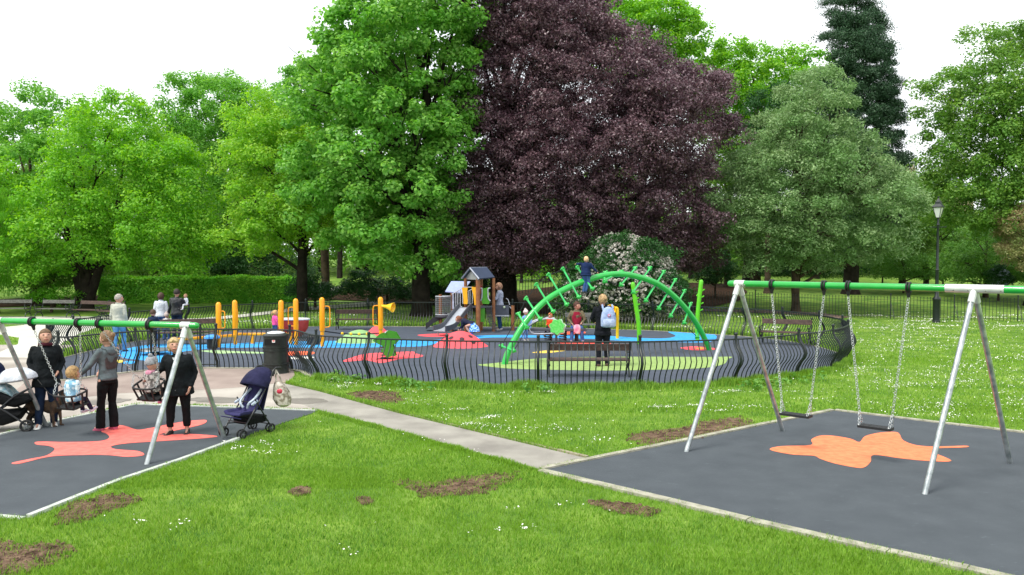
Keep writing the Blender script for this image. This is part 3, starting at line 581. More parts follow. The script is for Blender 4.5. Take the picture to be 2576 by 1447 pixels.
# ------------------------------------------------------------------ grass blades, daisies
M_blade = leafmat('grass_blade', '#4f862a', '#a4c658', '#7ca638', trans=.35, rough=.6, spec=.2)
def avoid(X, Y):
    bad = np.zeros(X.shape, bool)
    for pl in (pad_r, pad_l, plaza, pathm, farleft, fence_poly): bad |= inpoly(X, Y, pl)
    return bad
def blades(n, ymin, ymax, hgt, wd, xr=(-200, 2780)):
    px = rng.uniform(*xr, n); py = rng.uniform(ymin, ymax, n)
    dx = (px-CX)/F; dz = (-math.sin(PITCH)+math.cos(PITCH)*(CY-py)/F)/(math.cos(PITCH)+math.sin(PITCH)*(CY-py)/F)
    Y = -H0/dz; X = dx*Y; Y = Y+rng.normal(size=n)*.03*Y*.1
    ok = ~avoid(X, Y)
    for sp in soil_polys:
        ins = inpoly(X, Y, sp)
        if ins.any(): pr = np.zeros(n); pr[ins] = np.clip(1.0-edgedist(X[ins], Y[ins], sp)/.34, .10, 1)**1.3; ok &= ~(ins & (rng.uniform(size=n) > pr))
    X, Y = X[ok], Y[ok]; n = len(X)
    cl = .55+.45*np.sin(X*3.1+np.sin(Y*2.3)*2)*np.sin(Y*2.7+np.sin(X*1.9)*2)+.35*np.sin(X*9+Y*7)*np.sin(Y*8-X*5)
    h = hgt*rng.uniform(.5, 1.2, n)*np.clip(.75+.35*cl, .4, 1.4); a = rng.uniform(0, 2*PI, n); ln = rng.uniform(.1, .7, n)*h
    base = np.stack([X, Y, np.full(n, -.005)], 1); side = np.stack([np.cos(a), np.sin(a), 0*a], 1)*wd*rng.uniform(.6, 1.3, (n, 1))
    b2 = a+rng.normal(size=n)*.8+PI/2; lean = np.stack([np.cos(b2)*ln, np.sin(b2)*ln, h], 1)
    mid = base+lean*.5*np.array([.6, .6, 1.1])
    return np.stack([base-side, base+side, mid+side*.6, base+lean, mid-side*.6], 1)
Q = np.concatenate([blades(150000, 1180, 1500, .06, .0045), blades(150000, 1020, 1230, .06, .0065), blades(90000, 900, 1040, .065, .010), blades(80000, 800, 920, .06, .016)])
q = quads('grass', Q, M_blade); tag(q, 'short fresh green grass of the lawns around the swings', 'grass', kind='stuff')
# taller tufts along edges
def tufts(pts, n, spread, hgt, wd):
    """longer blades standing in a band along a line of ground points"""
    out = []
    seg = [(Vector(a), Vector(b)) for a, b in zip(pts, pts[1:])]
    L = np.array([(b-a).length for a, b in seg]); pick = rng.choice(len(seg), n, p=L/L.sum()); t = rng.uniform(size=n)
    A = np.array([[s[0].x, s[0].y] for s in seg]); B = np.array([[s[1].x, s[1].y] for s in seg])
    XY = A[pick]+(B[pick]-A[pick])*t[:, None]; D = B[pick]-A[pick]; D /= np.linalg.norm(D, axis=1, keepdims=True); Nn = np.stack([D[:, 1], -D[:, 0]], 1)
    XY = XY+Nn*np.abs(rng.normal(size=(n, 1)))*spread*np.sign(spread if False else 1)
    k = .5+.5*np.sin(XY[:, 0]*4)*np.sin(XY[:, 1]*5+XY[:, 0]); h = hgt*rng.uniform(.35, 1.1, n)*(.5+.7*k); a = rng.uniform(0, 2*PI, n)
    base = np.concatenate([XY, np.zeros((n, 1))], 1); side = np.stack([np.cos(a), np.sin(a), 0*a], 1)*wd; ln = h*rng.uniform(.1, .7, n)
    lean = np.stack([np.cos(a+1.3)*ln, np.sin(a+1.3)*ln, h], 1)
    return np.stack([base-side, base+side, base+lean*.55*np.array([.6, .6, 1.1])+side*.6, base+lean, base+lean*.55*np.array([.6, .6, 1.1])-side*.6], 1)
front = [fence_pts[i] for i in range(8, 18)]
e1 = [Vector((*p, 0)) for p in g2([(830, 1037), (690, 1076), (600, 1107), (440, 1166), (300, 1213), (185, 1258), (60, 1306)])][::-1]
e2 = [Vector((*p, 0)) for p in g2([(800, 1036), (1000, 1088), (1200, 1143), (1350, 1184)])][::-1]
e3 = [Vector((*pad_r[i], 0)) for i in (7, 8, 9, 10, 11, 12, 0)]
back = [fence_pts[i] for i in range(17, 36)]
e4 = [Vector((*p, 0)) for p in g2([(715, 966), (800, 985), (1000, 1040), (1250, 1100), (1400, 1136)])][::-1]
Q = np.concatenate([tufts(front, 26000, .16, .2, .008), tufts(back, 16000, .25, .22, .014), tufts(e2[::-1], 5000, .05, .1, .006)[:, :, :], tufts(e4[::-1] if False else e4, 5000, .06, .1, .006)])
ok = ~avoid(Q[:, 0, 0], Q[:, 0, 1]); q = quads('long_grass', Q[ok], M_blade); tag(q, 'longer grass growing up along the foot of the fences', 'grass', kind='stuff')
def daisies(regs):
    out = []
    for px0, px1, py0, py1, n, ncl in regs:
        cxs = rng.uniform(px0, px1, ncl); cys = rng.uniform(py0, py1, ncl)
        k = rng.integers(0, ncl, n); s = np.abs(rng.normal(size=n))*.5+.5
        far_ = rng.uniform(size=n) < .14; wid_ = rng.uniform(.3, 1.4, ncl)[k]; px = cxs[k]+rng.normal(size=n)*(px1-px0)*np.where(far_, .3, .06*wid_); py = cys[k]+rng.normal(size=n)*(py1-py0)*np.where(far_, .3, .022*wid_)
        for x, y in zip(px, py):
            p = P(x, max(y, 790)); out.append((p.x, p.y, p.z))
    c = np.array(out); ok = ~avoid(c[:, 0], c[:, 1])
    for sp in soil_polys: ok &= ~inpoly(c[:, 0], c[:, 1], sp)
    c = c[ok]; n = len(c); z = rng.uniform(.05, .085, n); r = rng.uniform(.006, .011, n)*(1+np.clip(c[:, 1]-16, 0, 22)*.06)
    a = np.linspace(0, 2*PI, 7)[:-1]; tilt = rng.normal(size=(n, 2))*.35
    Q = np.zeros((n, 6, 3))
    for i, t in enumerate(a):
        x, y = np.cos(t)*r, np.sin(t)*r; Q[:, i, 0] = c[:, 0]+x; Q[:, i, 1] = c[:, 1]+y; Q[:, i, 2] = c[:, 2]+z+x*tilt[:, 0]+y*tilt[:, 1]
    return Q
Q = daisies([(2140, 2700, 812, 1060, 4300, 110), (1000, 1500, 985, 1120, 900, 22), (1650, 2150, 985, 1060, 600, 10), (560, 690, 1118, 1150, 150, 12), (830, 1000, 955, 985, 300, 8), (850, 950, 1300, 1440, 12, 7), (1150, 1350, 1330, 1360, 24, 5), (1280, 1600, 1270, 1300, 16, 4), (300, 620, 1300, 1340, 30, 6), (2150, 2560, 796, 830, 1400, 14), (450, 1000, 770, 830, 900, 20), (1640, 2000, 795, 840, 700, 12)])
q = quads('daisies', Q, mat('daisy_petal', '#e8e6de', .7)); tag(q, 'white daisies scattered in patches over the grass', 'flowers', kind='stuff')
# broad-leaved weeds at the fence foot
c = []
for px, py in [(1000, 975), (1060, 985), (1340, 990), (1880, 985), (1905, 975), (1960, 972), (1985, 966), (860, 962), (890, 965), (2040, 958), (1930, 980), (850, 950)]:
    p = P(px, py); 
    for k in range(5): c.append((p.x+random.uniform(-.35, .35), p.y+random.uniform(-.1, .2), .09+random.uniform(-.04, .09)))
q = quads('weeds', clumps_to_leaves(np.array(c), np.full(len(c), .11), 12, .1, .8, .6), L_shrub); tag(q, 'broad-leaved weeds growing at the foot of the curved fence', 'weeds', kind='stuff')
# ------------------------------------------------------------------ fences
M_iron = mat('black_iron', '#182221', .45, 0, var=.3, scale=20, spec=.5)
M_iron2 = mat('grey_green_iron', '#2c3b36', .5, 0, var=.2, scale=20)
FH = 1.04
def prof(t):   # t = 0 at the foot, 1 at the top rail; distance the bar bows outwards
    pts = [(0, 0), (.07, .0), (.18, .02), (.32, .10), (.45, .20), (.57, .245), (.7, .20), (.82, .10), (.92, .055), (1, .045)]
    for (a, x), (b, y) in zip(pts, pts[1:]):
        if t <= b:
            u = (t-a)/(b-a); u = u*u*(3-2*u); return x+(y-x)*u
    return 0
fence = thing('bow_fence', 'black iron fence of outward-bowed bars curving round the fenced play surface', 'fence', (cen.x, cen.y, 0))
o0 = Vector((cen.x, cen.y, 0)); nP = len(fence_pts); sub = 6
def outn(i): t = (fence_curve[(i+1) % len(fence_curve)]-fence_curve[i-1]).normalized(); return Vector((t.y, -t.x, 0))
cw = sum((fence_curve[i]-fence_curve[i-1]).cross(fence_curve[i]-cen).z for i in range(len(fence_curve)))
SG = 1 if outn(40).dot(fence_curve[40]-cen) > 0 else -1
TS = [i/9 for i in range(10)]
pole_at = list(range(0, 17))+list(range(17, nP, 1)); skip_post = {2, 21, 25, 29, 33, 31}
gate_i = 4
gate = None
for i in range(nP):
    a = i*sub; idx = [(a+k) % len(fence_curve) for k in range(sub+1)]; pts = [fence_curve[j] for j in idx]
    straight = 4 <= i < 6
    L = [0]
    for p, q in zip(pts, pts[1:]): L.append(L[-1]+(q-p).length)
    nb = max(3, int(round(L[-1]/.13))); b = MB()
    def at(s):
        k = 0
        while k < sub-1 and L[k+1] < s: k += 1
        u = (s-L[k])/(L[k+1]-L[k]+1e-9); return pts[k].lerp(pts[k+1], u), (outn(idx[k])*(1-u)+outn(idx[k+1])*u).normalized()*SG
    for k in range(nb):
        p, nn = at(L[-1]*(k+.5)/nb); p = p-o0
        if straight: b.tube([p+Vector((0, 0, .04)), p+Vector((0, 0, FH))], .0105, 5)
        else: b.tube([p+nn*prof(t)+Vector((0, 0, .02+t*(FH-.02))) for t in TS], .0132, 5)
    tp = [q-o0+Vector((0, 0, FH)) for q in pts]; rail = MB(); tp = [q+(Vector((0, 0, 0)) if straight else outn(j)*SG*.045) for q, j in zip(tp, idx)]; b.tube(tp, .019, 6)
    if straight: b.tube([q-o0+Vector((0, 0, .1)) for q in pts], .014, 6)
    o = b.build('railing_panel', M_iron, fence)
    if i == 4:
        o.name = 'gate_panel'
    if i not in skip_post:
        p, nn = fence_pts[i]-o0, outn(a)*SG; pb = MB(); hgt = FH+.1
        if i in (4, 5): pb.tube([p, p+Vector((0, 0, hgt))], .03, 8)
        else: pb.tube([p+nn*prof(min(1, t*hgt/FH))+Vector((0, 0, t*hgt)) for t in [j/12 for j in range(13)]], .033, 8)
        p = p if i in (4, 5) else p+nn*.045; pb.sphere(p+Vector((0, 0, hgt+.02)), .042, 10, 6); pb.tube([p+Vector((0, 0, hgt-.05)), p+Vector((0, 0, hgt-.03))], .036, 8)
        pb.build('post', M_iron, fence)
# second gate stile
pb = MB(); p = P(391, 932)-o0; pb.tube([p, p+Vector((0, 0, FH))], .025, 8); pb.build('gate_stile', M_iron, fence)
# park railings beyond
rl = [P(1560, 772), P(1730, 781), (P(1900, 789)), P(2070, 797), P(2240, 802), P(2400, 806), P(2560, 809), P(2740, 813), P(2900, 818)]
park = thing('park_railing', 'straight black spiked railing running across the lawn on the right', 'fence', rl[0])
for a, c in zip(rl, rl[1:]):
    L_ = (c-a).length; b = MB(); nb = max(4, int(L_/.14))
    for k in range(1, nb):
        p = a.lerp(c, k/nb)-rl[0]; b.tube([p, p+Vector((0, 0, 1.02))], .011, 5); b.lathe(p+Vector((0, 0, 1.02)), [(.016, 0), (.02, .02), (.002, .07)], 5)
    for z in (.12, .9): b.box(((a+c)/2-rl[0]+Vector((0, 0, z))), (L_, .03, .012), Matrix.Rotation(math.atan2(c.y-a.y, c.x-a.x), 3, 'Z'))
    b.build('railing_panel', M_iron, park)
    pb = MB(); p = a-rl[0]; pb.tube([p-Vector((0, 0, .05)), p+Vector((0, 0, 1.16))], .026, 7); pb.sphere(p+Vector((0, 0, 1.18)), .04, 8, 6); pb.tube([p+Vector((0, -.45, 0)), p+Vector((0, -.02, .75))], .012, 5)
    pb.build('post', M_iron, park)
fr = [P(1050, 752), P(1180, 748), P(1300, 742), P(1400, 738)]; far_r = thing('park_railing', 'distant pale railing seen low through the gap under the copper beech', 'fence', fr[0])
for a, c in zip(fr, fr[1:]):
    b = MB(); nb = max(4, int((c-a).length/.2))
    for k in range(nb): p = a.lerp(c, k/nb)-fr[0]; b.tube([p, p+Vector((0, 0, 1.1))], .018, 4)
    b.tube([a-fr[0]+Vector((0, 0, .95)), c-fr[0]+Vector((0, 0, .95))], .02, 4); b.build('railing_panel', M_iron2, far_r)

# ------------------------------------------------------------------ lamp post
M_lampg = mat('lamp_glass', '#c9cdc4', .15, var=.05, spec=.6)
p = P(2355, 812); p.y -= .0; lam = thing('lamp_post', 'black Victorian lantern lamp post standing by the railings', 'lamp post', p)
hl = zat(p.x, p.y, 549)-p.z; b = MB()
b.lathe((0, 0, 0), [(.17, -.05), (.17, .1), (.15, .12), (.15, 1.0), (.17, 1.03), (.17, 1.1), (.09, 1.2), (.075, 1.5), (.07, hl*.5), (.085, hl*.5+.03), (.06, hl*.5+.08), (.05, hl-.35), (.075, hl-.3), (.045, hl-.22), (.04, hl)], 12)
b.tube([(-.35, 0, hl-.4), (.35, 0, hl-.4)], .018, 6); b.sphere((-.36, 0, hl-.4), .03, 6, 5); b.sphere((.36, 0, hl-.4), .03, 6, 5); b.build('column', M_iron, lam)
b = MB(); b.loft([(Vector((0, 0, hl+z)), Vector((r, 0, 0)), Vector((0, r, 0))) for r, z in ((.1, .03), (.235, .48))], 4); b.build('lantern_glass', M_lampg, lam, smooth=False)
b = MB(); b.loft([(Vector((0, 0, hl+z)), Vector((r, 0, 0)), Vector((0, r, 0))) for r, z in ((.28, .47), (.3, .5), (.15, .64), (.15, .72), (.1, .76), (.02, .9))], 4)
for k in range(4):
    a = PI/2*k; b.tube([(.1*math.cos(a), .1*math.sin(a), hl+.02), (.245*math.cos(a), .245*math.sin(a), hl+.49)], .014, 5)
b.loft([(Vector((0, 0, hl+z)), Vector((r, 0, 0)), Vector((0, r, 0))) for r, z in ((.05, -.02), (.12, .03))], 4); b.sphere((0, 0, hl+.93), .04, 8, 6); b.build('lantern_frame', M_iron, lam, smooth=False)

# ------------------------------------------------------------------ distant house
M_stone = mat('stone', '#8a7a62', .9, col2='#a89678', scale=3); M_slate = mat('slate_roof', '#69707a', .7, col2='#7d858f', scale=4)
hx = W(2300, 470, 95); ho = thing('house', 'distant stone house whose slate roof and chimney show above the trees on the right', 'house', (hx.x, 95, 0))
zr = zat(hx.x, 95, 466); zt = zat(hx.x, 95, 446)
b = MB(); b.box((1, 0, zr/2-.5), (8, 7, zr-1)); b.build('wall', M_stone, ho, smooth=False)
b = MB(); b.add([(-3.2, -3.8, zr-1), (5.2, -3.8, zr-1), (5.2, 3.8, zr-1), (-3.2, 3.8, zr-1), (-1.4, 0, zt), (5, 0, zt)], [(0, 1, 5, 4), (1, 2, 5), (2, 3, 4, 5), (3, 0, 4), (3, 2, 1, 0)]); roof = b.build('roof', M_slate, ho, smooth=False)
b = MB(); zc = zat(hx.x, 95, 428); b.box((-.7, -.2, (zc+zt)/2-.3), (1.1, .8, zc-zt+.9)); b.box((-.7, -.2, zc+.13), (1.25, .95, .14))
for k in range(4): b.lathe((-1.1+k*.27, -.2, zc+.2), [(.09, 0), (.07, .4), (.085, .42)], 8)
b.build('chimney', M_stone, roof, smooth=False)

# ------------------------------------------------------------------ benches
M_slat = mat('weathered_brown_wood', '#3a2c27', .75, scale=12, col2='#54423a', bump=.3, bscale=60)
M_slatg = mat('grey_wood', '#4a4a46', .75, scale=12, col2='#6a6a64', bump=.3, bscale=60)
def arc(c, r, a0, a1, n=10, sx=1): return [(0, c[0]+r*math.cos(a0+(a1-a0)*k/n)*sx, c[1]+r*math.sin(a0+(a1-a0)*k/n)) for k in range(n+1)]
def bench(px, py, heading, L, label, wood=None, group=None):
    """local +y is the front; ends of cast iron scrolls, plank seat and one broad back board"""
    wood = wood or M_slat; t = thing('park_bench', label, 'bench', P(px, py), heading, group)
    for s in (-1, 1):
        b = MB(); x = s*(L/2-.04)
        def tt(pts, r): b.tube([(x+q[0], q[1], q[2]) for q in pts], r, 6)
        tt(arc((.04, .0), .27, R(5), R(175)), .022); tt([(0, -.1, .27), (0, -.18, .42), (0, -.27, .6), (0, -.33, .86)], .022)
        tt([(0, -.22, .4), (0, 0, .4), (0, .22, .41)], .02)
        tt(spline([(0, .12, .3), (0, .27, .36), (0, .33, .48), (0, .3, .58), (0, .24, .62), (0, .2, .56)], 4), .018)
        tt([(0, -.27, .62), (0, -.1, .62), (0, .1, .6), (0, .28, .6)], .018); tt(spline([(0, -.3, .68), (0, -.2, .5), (0, -.05, .45), (0, .1, .46), (0, .22, .57)], 4), .015)
        b.sphere((x, .31, .6), .035, 8, 6); b.sphere((x, -.335, .88), .035, 8, 6); b.sphere((x, .04, .28), .045, 8, 6)
        b.build('end_frame', M_iron, t)
    b = MB()
    for k in range(3): b.box((0, -.16+k*.17, .43), (L-.03, .15, .035))
    b.build('seat', wood, t, smooth=False, bevel=.006)
    b = MB(); b.box((0, -.3, .76), (L-.03, .035, .17), Matrix.Rotation(R(10), 3, 'X')); b.build('backrest', wood, t, smooth=False, bevel=.006)
    return t
bench(1480, 948, R(0), 2.02, 'park bench seen from behind, just inside the front of the curved fence')
bench(900, 830, R(2), 1.75, 'bench seen from behind between the yellow posts and the back of the fence')
bench(1975, 868, R(152), 1.65, 'brown bench facing left inside the right end of the curved fence')
bench(460, 868, R(200), 2.2, 'dark bench partly hidden behind the man in the black leather jacket')
bench(1465, 845, R(178), 1.3, 'grey-backed bench behind the seated man and the woman with the backpack', M_slatg)
gb = 'park benches along the path on the left'
bench(22, 798, R(182), 2.0, 'leftmost bench by the path, cut by the left edge', M_slatg, gb)
bench(138, 799, R(172), 1.75, 'second bench from the left by the path, in front of the pale shrub', M_slatg, gb)
bench(228, 802, R(160), 1.9, 'third bench from the left by the path, in front of the dark forked trunk', M_slat, gb)
bench(278, 806, R(150), 1.3, 'bench half hidden behind the man in the pale jacket', M_slat, gb)

# ------------------------------------------------------------------ litter bin
M_bin = mat('bin_plastic', '#1e2220', .35, scale=14, col2='#2a2f2c', spec=.5)
p = P(695, 938); bn = thing('litter_bin', 'large ribbed black litter bin with a rounded pale-topped lid at the fence corner', 'litter bin', p)
bs = .30; hb = zat(p.x, p.y, 845); b = MB()
pr = [(.99, 0), (1.02, .01), (1.0, .04), (1, .17), (1.07, .178), (1.07, .195), (.99, .205), (.99, .24), (1.07, .25), (1.07, .268), (.98, .275), (.97, .60), (1.05, .61), (1.05, .63), (.97, .64), (.97, .69), (1.05, .7), (1.05, .72), (.97, .73), (.97, .97), (1.0, .98), (1, 1)]
b.lathe((0, 0, 0), [(bs*a*1.06, hb*z) for a, z in pr], 12); b.build('body', M_bin, bn)
b = MB(); b.lathe((0, 0, hb), [(bs*1.04, 0), (bs*1.1, .01), (bs*1.08, .035), (bs*.85, .06), (bs*.8, .075)], 20)
lid = b.build('lid', M_bin, bn); b = MB(); b.lathe((0, 0, hb+.06), [(bs*.78, 0), (bs*.7, .03), (bs*.4, .055), (.01, .06)], 20); b.build('lid_dome', mat('worn_grey_plastic', '#b9bec0', .4, scale=9, col2='#dde0e2'), lid)
b = MB(); b.box((0, -bs*1.02, hb*.86), (bs*1.25, .02, hb*.17)); b.build('opening', mat('dark_hollow', '#050606', .9), bn, smooth=False)
st = MB(); st.box((.035, -bs*1.075, hb*.885), (.075, .006, .06)); st = st.build('sticker', mat('white_sticker', '#e8e4e2', .4), bn, smooth=False)
s2 = MB(); s2.sphere((.022, -bs*1.075-.005, hb*.9), (.013, .003, .015), 10, 6); s2.sphere((.05, -bs*1.075-.005, hb*.9), (.013, .003, .015), 10, 6); s2.box((.036, -bs*1.075-.005, hb*.888), (.03, .004, .014)); s2.build('sticker_mark', mat('sticker_red', '#d8372c', .4), st)

# ------------------------------------------------------------------ swings
M_green = mat('green_tube_paint', '#17a03a', .22, var=.06, scale=6, spec=.6, coat=.5)
M_galv = mat('galvanised_steel', '#8f9798', .38, .75, scale=9, col2='#c3c8c8', var=.1, detail=9, bump=.1, bscale=70)
M_galvd = mat('dull_steel', '#858a86', .45, .7, scale=7, col2='#9ba09a')
M_blk = mat('black_rubber', '#16181a', .6, scale=20, var=.3)
M_chain = mat('chain_steel', '#c2c6c6', .38, .75, var=.15, scale=30)
def frame(name, label, feet, tops, barz, ext, sleeve):
    """feet: list of (front, rear) ground points per A-frame; bar runs through the mid points"""
    ap = []
    for (f, r_) in feet: m = (f+r_)/2; ap.append(Vector((m.x, m.y, barz)))
    t = thing(name, label, 'swing set', ap[0]*1-Vector((0, 0, ap[0].z))); o = t.location; dirn = (ap[-1]-ap[0]).normalized()
    b = MB(); b.tube([ap[0]-dirn*ext[0]-o, ap[-1]+dirn*ext[1]-o], .05, 20, rnd=True); b.build('crossbar', M_green, t)
    for k, (f, r_) in enumerate(feet):
        for q in (f, r_):
            b = MB(); top = ap[k]+(q-ap[k]).normalized()*.06; top.z -= .01
            b.tube([Vector((q.x, q.y, -.02))-o, top-o], .036, 14); b.build('leg', M_galv, t)
        L_ = sleeve[k]; b = MB(); c = ap[k]-o; b.tube([c-dirn*L_[0], c+dirn*L_[1]], .056, 20)
        for q in (f, r_): b.tube([c, c+(q-ap[k]).normalized()*.2], .045, 14)
        sl_ = b.build('collar', mat('white_collar', '#c9ccca', .3, .35, scale=8, col2='#dddfdd'), t); b = MB()
        for u in (-.8, -.3, .3, .8): b.sphere(c+dirn*(L_[1] if u > 0 else L_[0])*u+Vector((0, -.055, -.02)), .014, 8, 5)
        b.build('bolt', M_galvd, sl_)
    return t, ap, dirn
def chain(b, p0, p1, lk=.046, wr=.0042):
    L_ = (p1-p0).length; n = max(2, int(L_/(lk*.78))); d = (p1-p0).normalized(); a = d.orthogonal().normalized(); c = d.cross(a)
    for i in range(n):
        m = p0+d*L_*(i+.5)/n; s = a if i % 2 else c; s = (s+(c if i % 2 else a)*.35).normalized()
        b.tube([m+d*lk*.5*math.cos(t)+s*.0155*math.sin(t) for t in [2*PI*k/10 for k in range(10)]], wr, 5, loop=True)
# right: flat seats
fR = [(P(1725, 1138), P(1970, 1086)), (P(2325, 1245), P(2542, 1167))]
fR.append((fR[1][0]+(fR[1][0]-fR[0][0]), fR[1][1]+(fR[1][1]-fR[0][1])))
m0 = (fR[0][0]+fR[0][1])/2; m1 = (fR[1][0]+fR[1][1])/2
bz = (zat(m0.x, m0.y, 716)+zat(m1.x, m1.y, 724))/2; print('bar z', bz, zat(m0.x, m0.y, 716), zat(m1.x, m1.y, 724))
swR, apR, dR = frame('swing_set', 'right-hand swing frame with green crossbar and plain steel A-legs', fR, None, bz, (.14, .14), [(.06, .1), (.34, .34), (.1, .06)])
def bar_at(ap, d, px):
    lo, hi = -3., 12.
    for _ in range(40):
        m = (lo+hi)/2; q = ap[0]+d*m; x = CX+F*q.x/(q.y*math.cos(PITCH)-(q.z-H0)*math.sin(PITCH))
        if x < px: lo = m
        else: hi = m
    return ap[0]+d*lo
def hanger(b, q, d):
    s = Vector((-d.y, d.x, 0)).normalized()
    for k in (-1, 1): b.tube([q+d*.018*k+(s*math.cos(a)+Vector((0, 0, 1))*math.sin(a))*.066 for a in [2*PI*j/16 for j in range(16)]], .014, 6, loop=True)
    b.tube([q+Vector((0, 0, -.06)), q+Vector((0, 0, -.14))], [.034, .018], 8)
def flat_swing(h0, h1, cx, cy, label):
    A, B = bar_at(apR, dR, h0), bar_at(apR, dR, h1); mid = (A+B)/2; z = zat(mid.x, mid.y, cy)
    t = thing('swing', label, 'swing', (mid.x, mid.y, z), math.atan2(dR.y, dR.x), 'swings hanging from the right-hand frame'); M = Matrix.Rotation(math.atan2(dR.y, dR.x), 4, 'Z').inverted()
    loc = lambda q: M @ (q-t.location)
    b = MB(); b.box((0, 0, 0), (.43, .17, .022)); b.box((0, -.085, -.006), (.44, .012, .036)); b.box((0, .085, -.006), (.44, .012, .036)); b.box((-.218, 0, -.006), (.012, .17, .036)); b.box((.218, 0, -.006), (.012, .17, .036))
    for k in range(5): b.box((-.15+k*.075, 0, .012), (.008, .15, .006))
    b.build('seat', M_blk, t, smooth=False, bevel=.004)
    for s, H in ((-1, A), (1, B)):
        hb_ = MB(); hanger(hb_, loc(H), Vector((1, 0, 0))); hb_.build('hanger', M_blk, t)
        cb = MB(); top = loc(H)+Vector((0, 0, -.14)); end = Vector((s*.19, 0, .12)); end = top.lerp(Vector((s*.2, 0, 0)), .89); chain(cb, top, end)
        for y in (-.075, .075): chain(cb, end, Vector((s*.2, y, .01)))
        cb.build('chain', M_chain, t)
flat_swing(1942, 2073, 2007, 1043, 'empty flat black swing seat nearer the left A-legs'); flat_swing(2134, 2286, 2207, 1074, 'empty flat black swing seat nearer the middle A-legs')
# left: cradle seats
rr0, rr1 = P(118, 1073), P(565, 1103); ff1 = P(368, 1170); fL = [(rr0+(ff1-rr1), rr0), (ff1, rr1)]
m1 = (ff1+rr1)/2; bzl = zat(m1.x, m1.y, 819); print('left bar z', bzl)
swL, apL, dL = frame('swing_set', 'left-hand swing frame with green crossbar above the cradle seats', fL, None, bzl, (.14, .17), [(.1, .08), (.08, .08)])
sL = Vector((-dL.y, dL.x, 0))  # away from the camera
def cradle(h0, h1, cy, away, label, tilt):
    A, B = bar_at(apL, dL, h0), bar_at(apL, dL, h1); mid = (A+B)/2+sL*away; z = zat(mid.x, mid.y, cy); az = math.atan2(dL.y, dL.x)
    t = thing('cradle_swing', label, 'swing', (mid.x, mid.y, z), az, 'cradle swings hanging from the left-hand frame'); t.rotation_euler = (tilt, 0, az); t.rotation_mode = 'XYZ'
    M = (Matrix.Translation(t.location) @ Matrix.Rotation(az, 4, 'Z') @ Matrix.Rotation(tilt, 4, 'X')).inverted(); bw, bd = .225, .18
    b = MB(); b.box((0, 0, -.22), (.38, .29, .03)); b.box((0, 0, -.245), (.24, .24, .03)); b.build('seat', M_blk, t, bevel=.008, smooth=False)
    ringp = [(bw*math.copysign(abs(math.cos(a))**.6, math.cos(a)), bd*math.copysign(abs(math.sin(a))**.6, math.sin(a)), 0) for a in [2*PI*k/24 for k in range(24)]]
    b = MB(); b.tube(ringp, .017, 8, loop=True); b.build('top_ring', M_blk, t)
    for x, y in ((-.17, -.165), (0.02, -.18), (.17, -.165), (-.17, .165), (.17, .165), (-.225, 0), (.225, 0), (0, .18)): b = MB(); b.tube([(x, y, 0), (x*.85, y*.8, -.22)], .016, 6); b.build('strap', M_blk, t)
    for s, Hh in ((-1, A), (1, B)):
        hb_ = MB(); top = M @ (Hh+(Vector((mid.x, mid.y, z))-(A+B)/2).normalized()*.14); H1 = M @ Hh
        xa = (M.to_3x3() @ Vector((math.cos(az), math.sin(az), 0))); hv = (top-H1).normalized(); sv = xa.cross(hv)
        for k in (-1, 1): hb_.tube([H1+xa*.018*k+(sv*math.cos(a)+hv*math.sin(a))*.066 for a in [2*PI*j/16 for j in range(16)]], .014, 6, loop=True)
        hb_.tube([H1+hv*.06, top], [.034, .018], 8); hb_.build('hanger', M_blk, t)
        cb = MB(); e = Vector((s*.235, 0, .17)); chain(cb, top, e)
        for y in (-.12, .12): chain(cb, e, Vector((s*.22, y, .01)))
        cb.build('chain', M_chain, t)
    return t
cr1 = cradle(81, 197, 988, .28, 'cradle swing holding the toddler in the blue patterned top', R(12))
cr2 = cradle(250, 376, 966, .52, 'cradle swing holding the child in the grey bobble hat', R(20))

# ------------------------------------------------------------------ climbing arch
M_arch = mat('arch_green_paint', '#1fae45', .28, var=.06, scale=5, spec=.6, coat=.4)
M_rung = mat('rung_green_paint', '#35b860', .32, var=.08, scale=5, spec=.6)
M_rope = mat('black_rope', '#14181a', .8, scale=40)
A, B = P(1268, 918), P(1786, 882)
apx = [(1268, 918), (1277, 890), (1300, 845), (1330, 800), (1372, 757), (1420, 728), (1470, 707), (1520, 693), (1565, 690), (1610, 698), (1655, 715), (1695, 745), (1730, 783), (1757, 822), (1776, 860), (1786, 884)]
ar = thing('climbing_arch', 'tall green tubular climbing arch with knobbed rungs and black ropes', 'climbing frame', A)
AP = [on_plane(x, y, A, B)-A for x, y in apx]; AP[0].z = -.05; AP[-1].z = -.05
arc_pts = spline(AP, 5); b = MB(); b.tube(arc_pts, .088, 16); b.build('arch_tube', M_arch, ar)
nA = Vector((-(B-A).y, (B-A).x, 0)).normalized()
rz4 = [((80, 1090), (215, 1140)), ((265, 745), (355, 890)), ((350, 575), (500, 800)), ((460, 425), (640, 720)), ((590, 320), (785, 645)), ((745, 258), (915, 565)), ((900, 243), (1062, 475)), ((1205, 300), (1195, 395)), ((1375, 290), (1195, 380)), ((1525, 252), (1370, 430)), ((1685, 250), (1500, 510)), ((1832, 290), (1635, 600)), ((1955, 378), (1775, 685)), ((2055, 495), (1905, 765)), ((2120, 635), (2050, 840)), ((2200, 900), (2190, 990))]
tops, bots = [], []
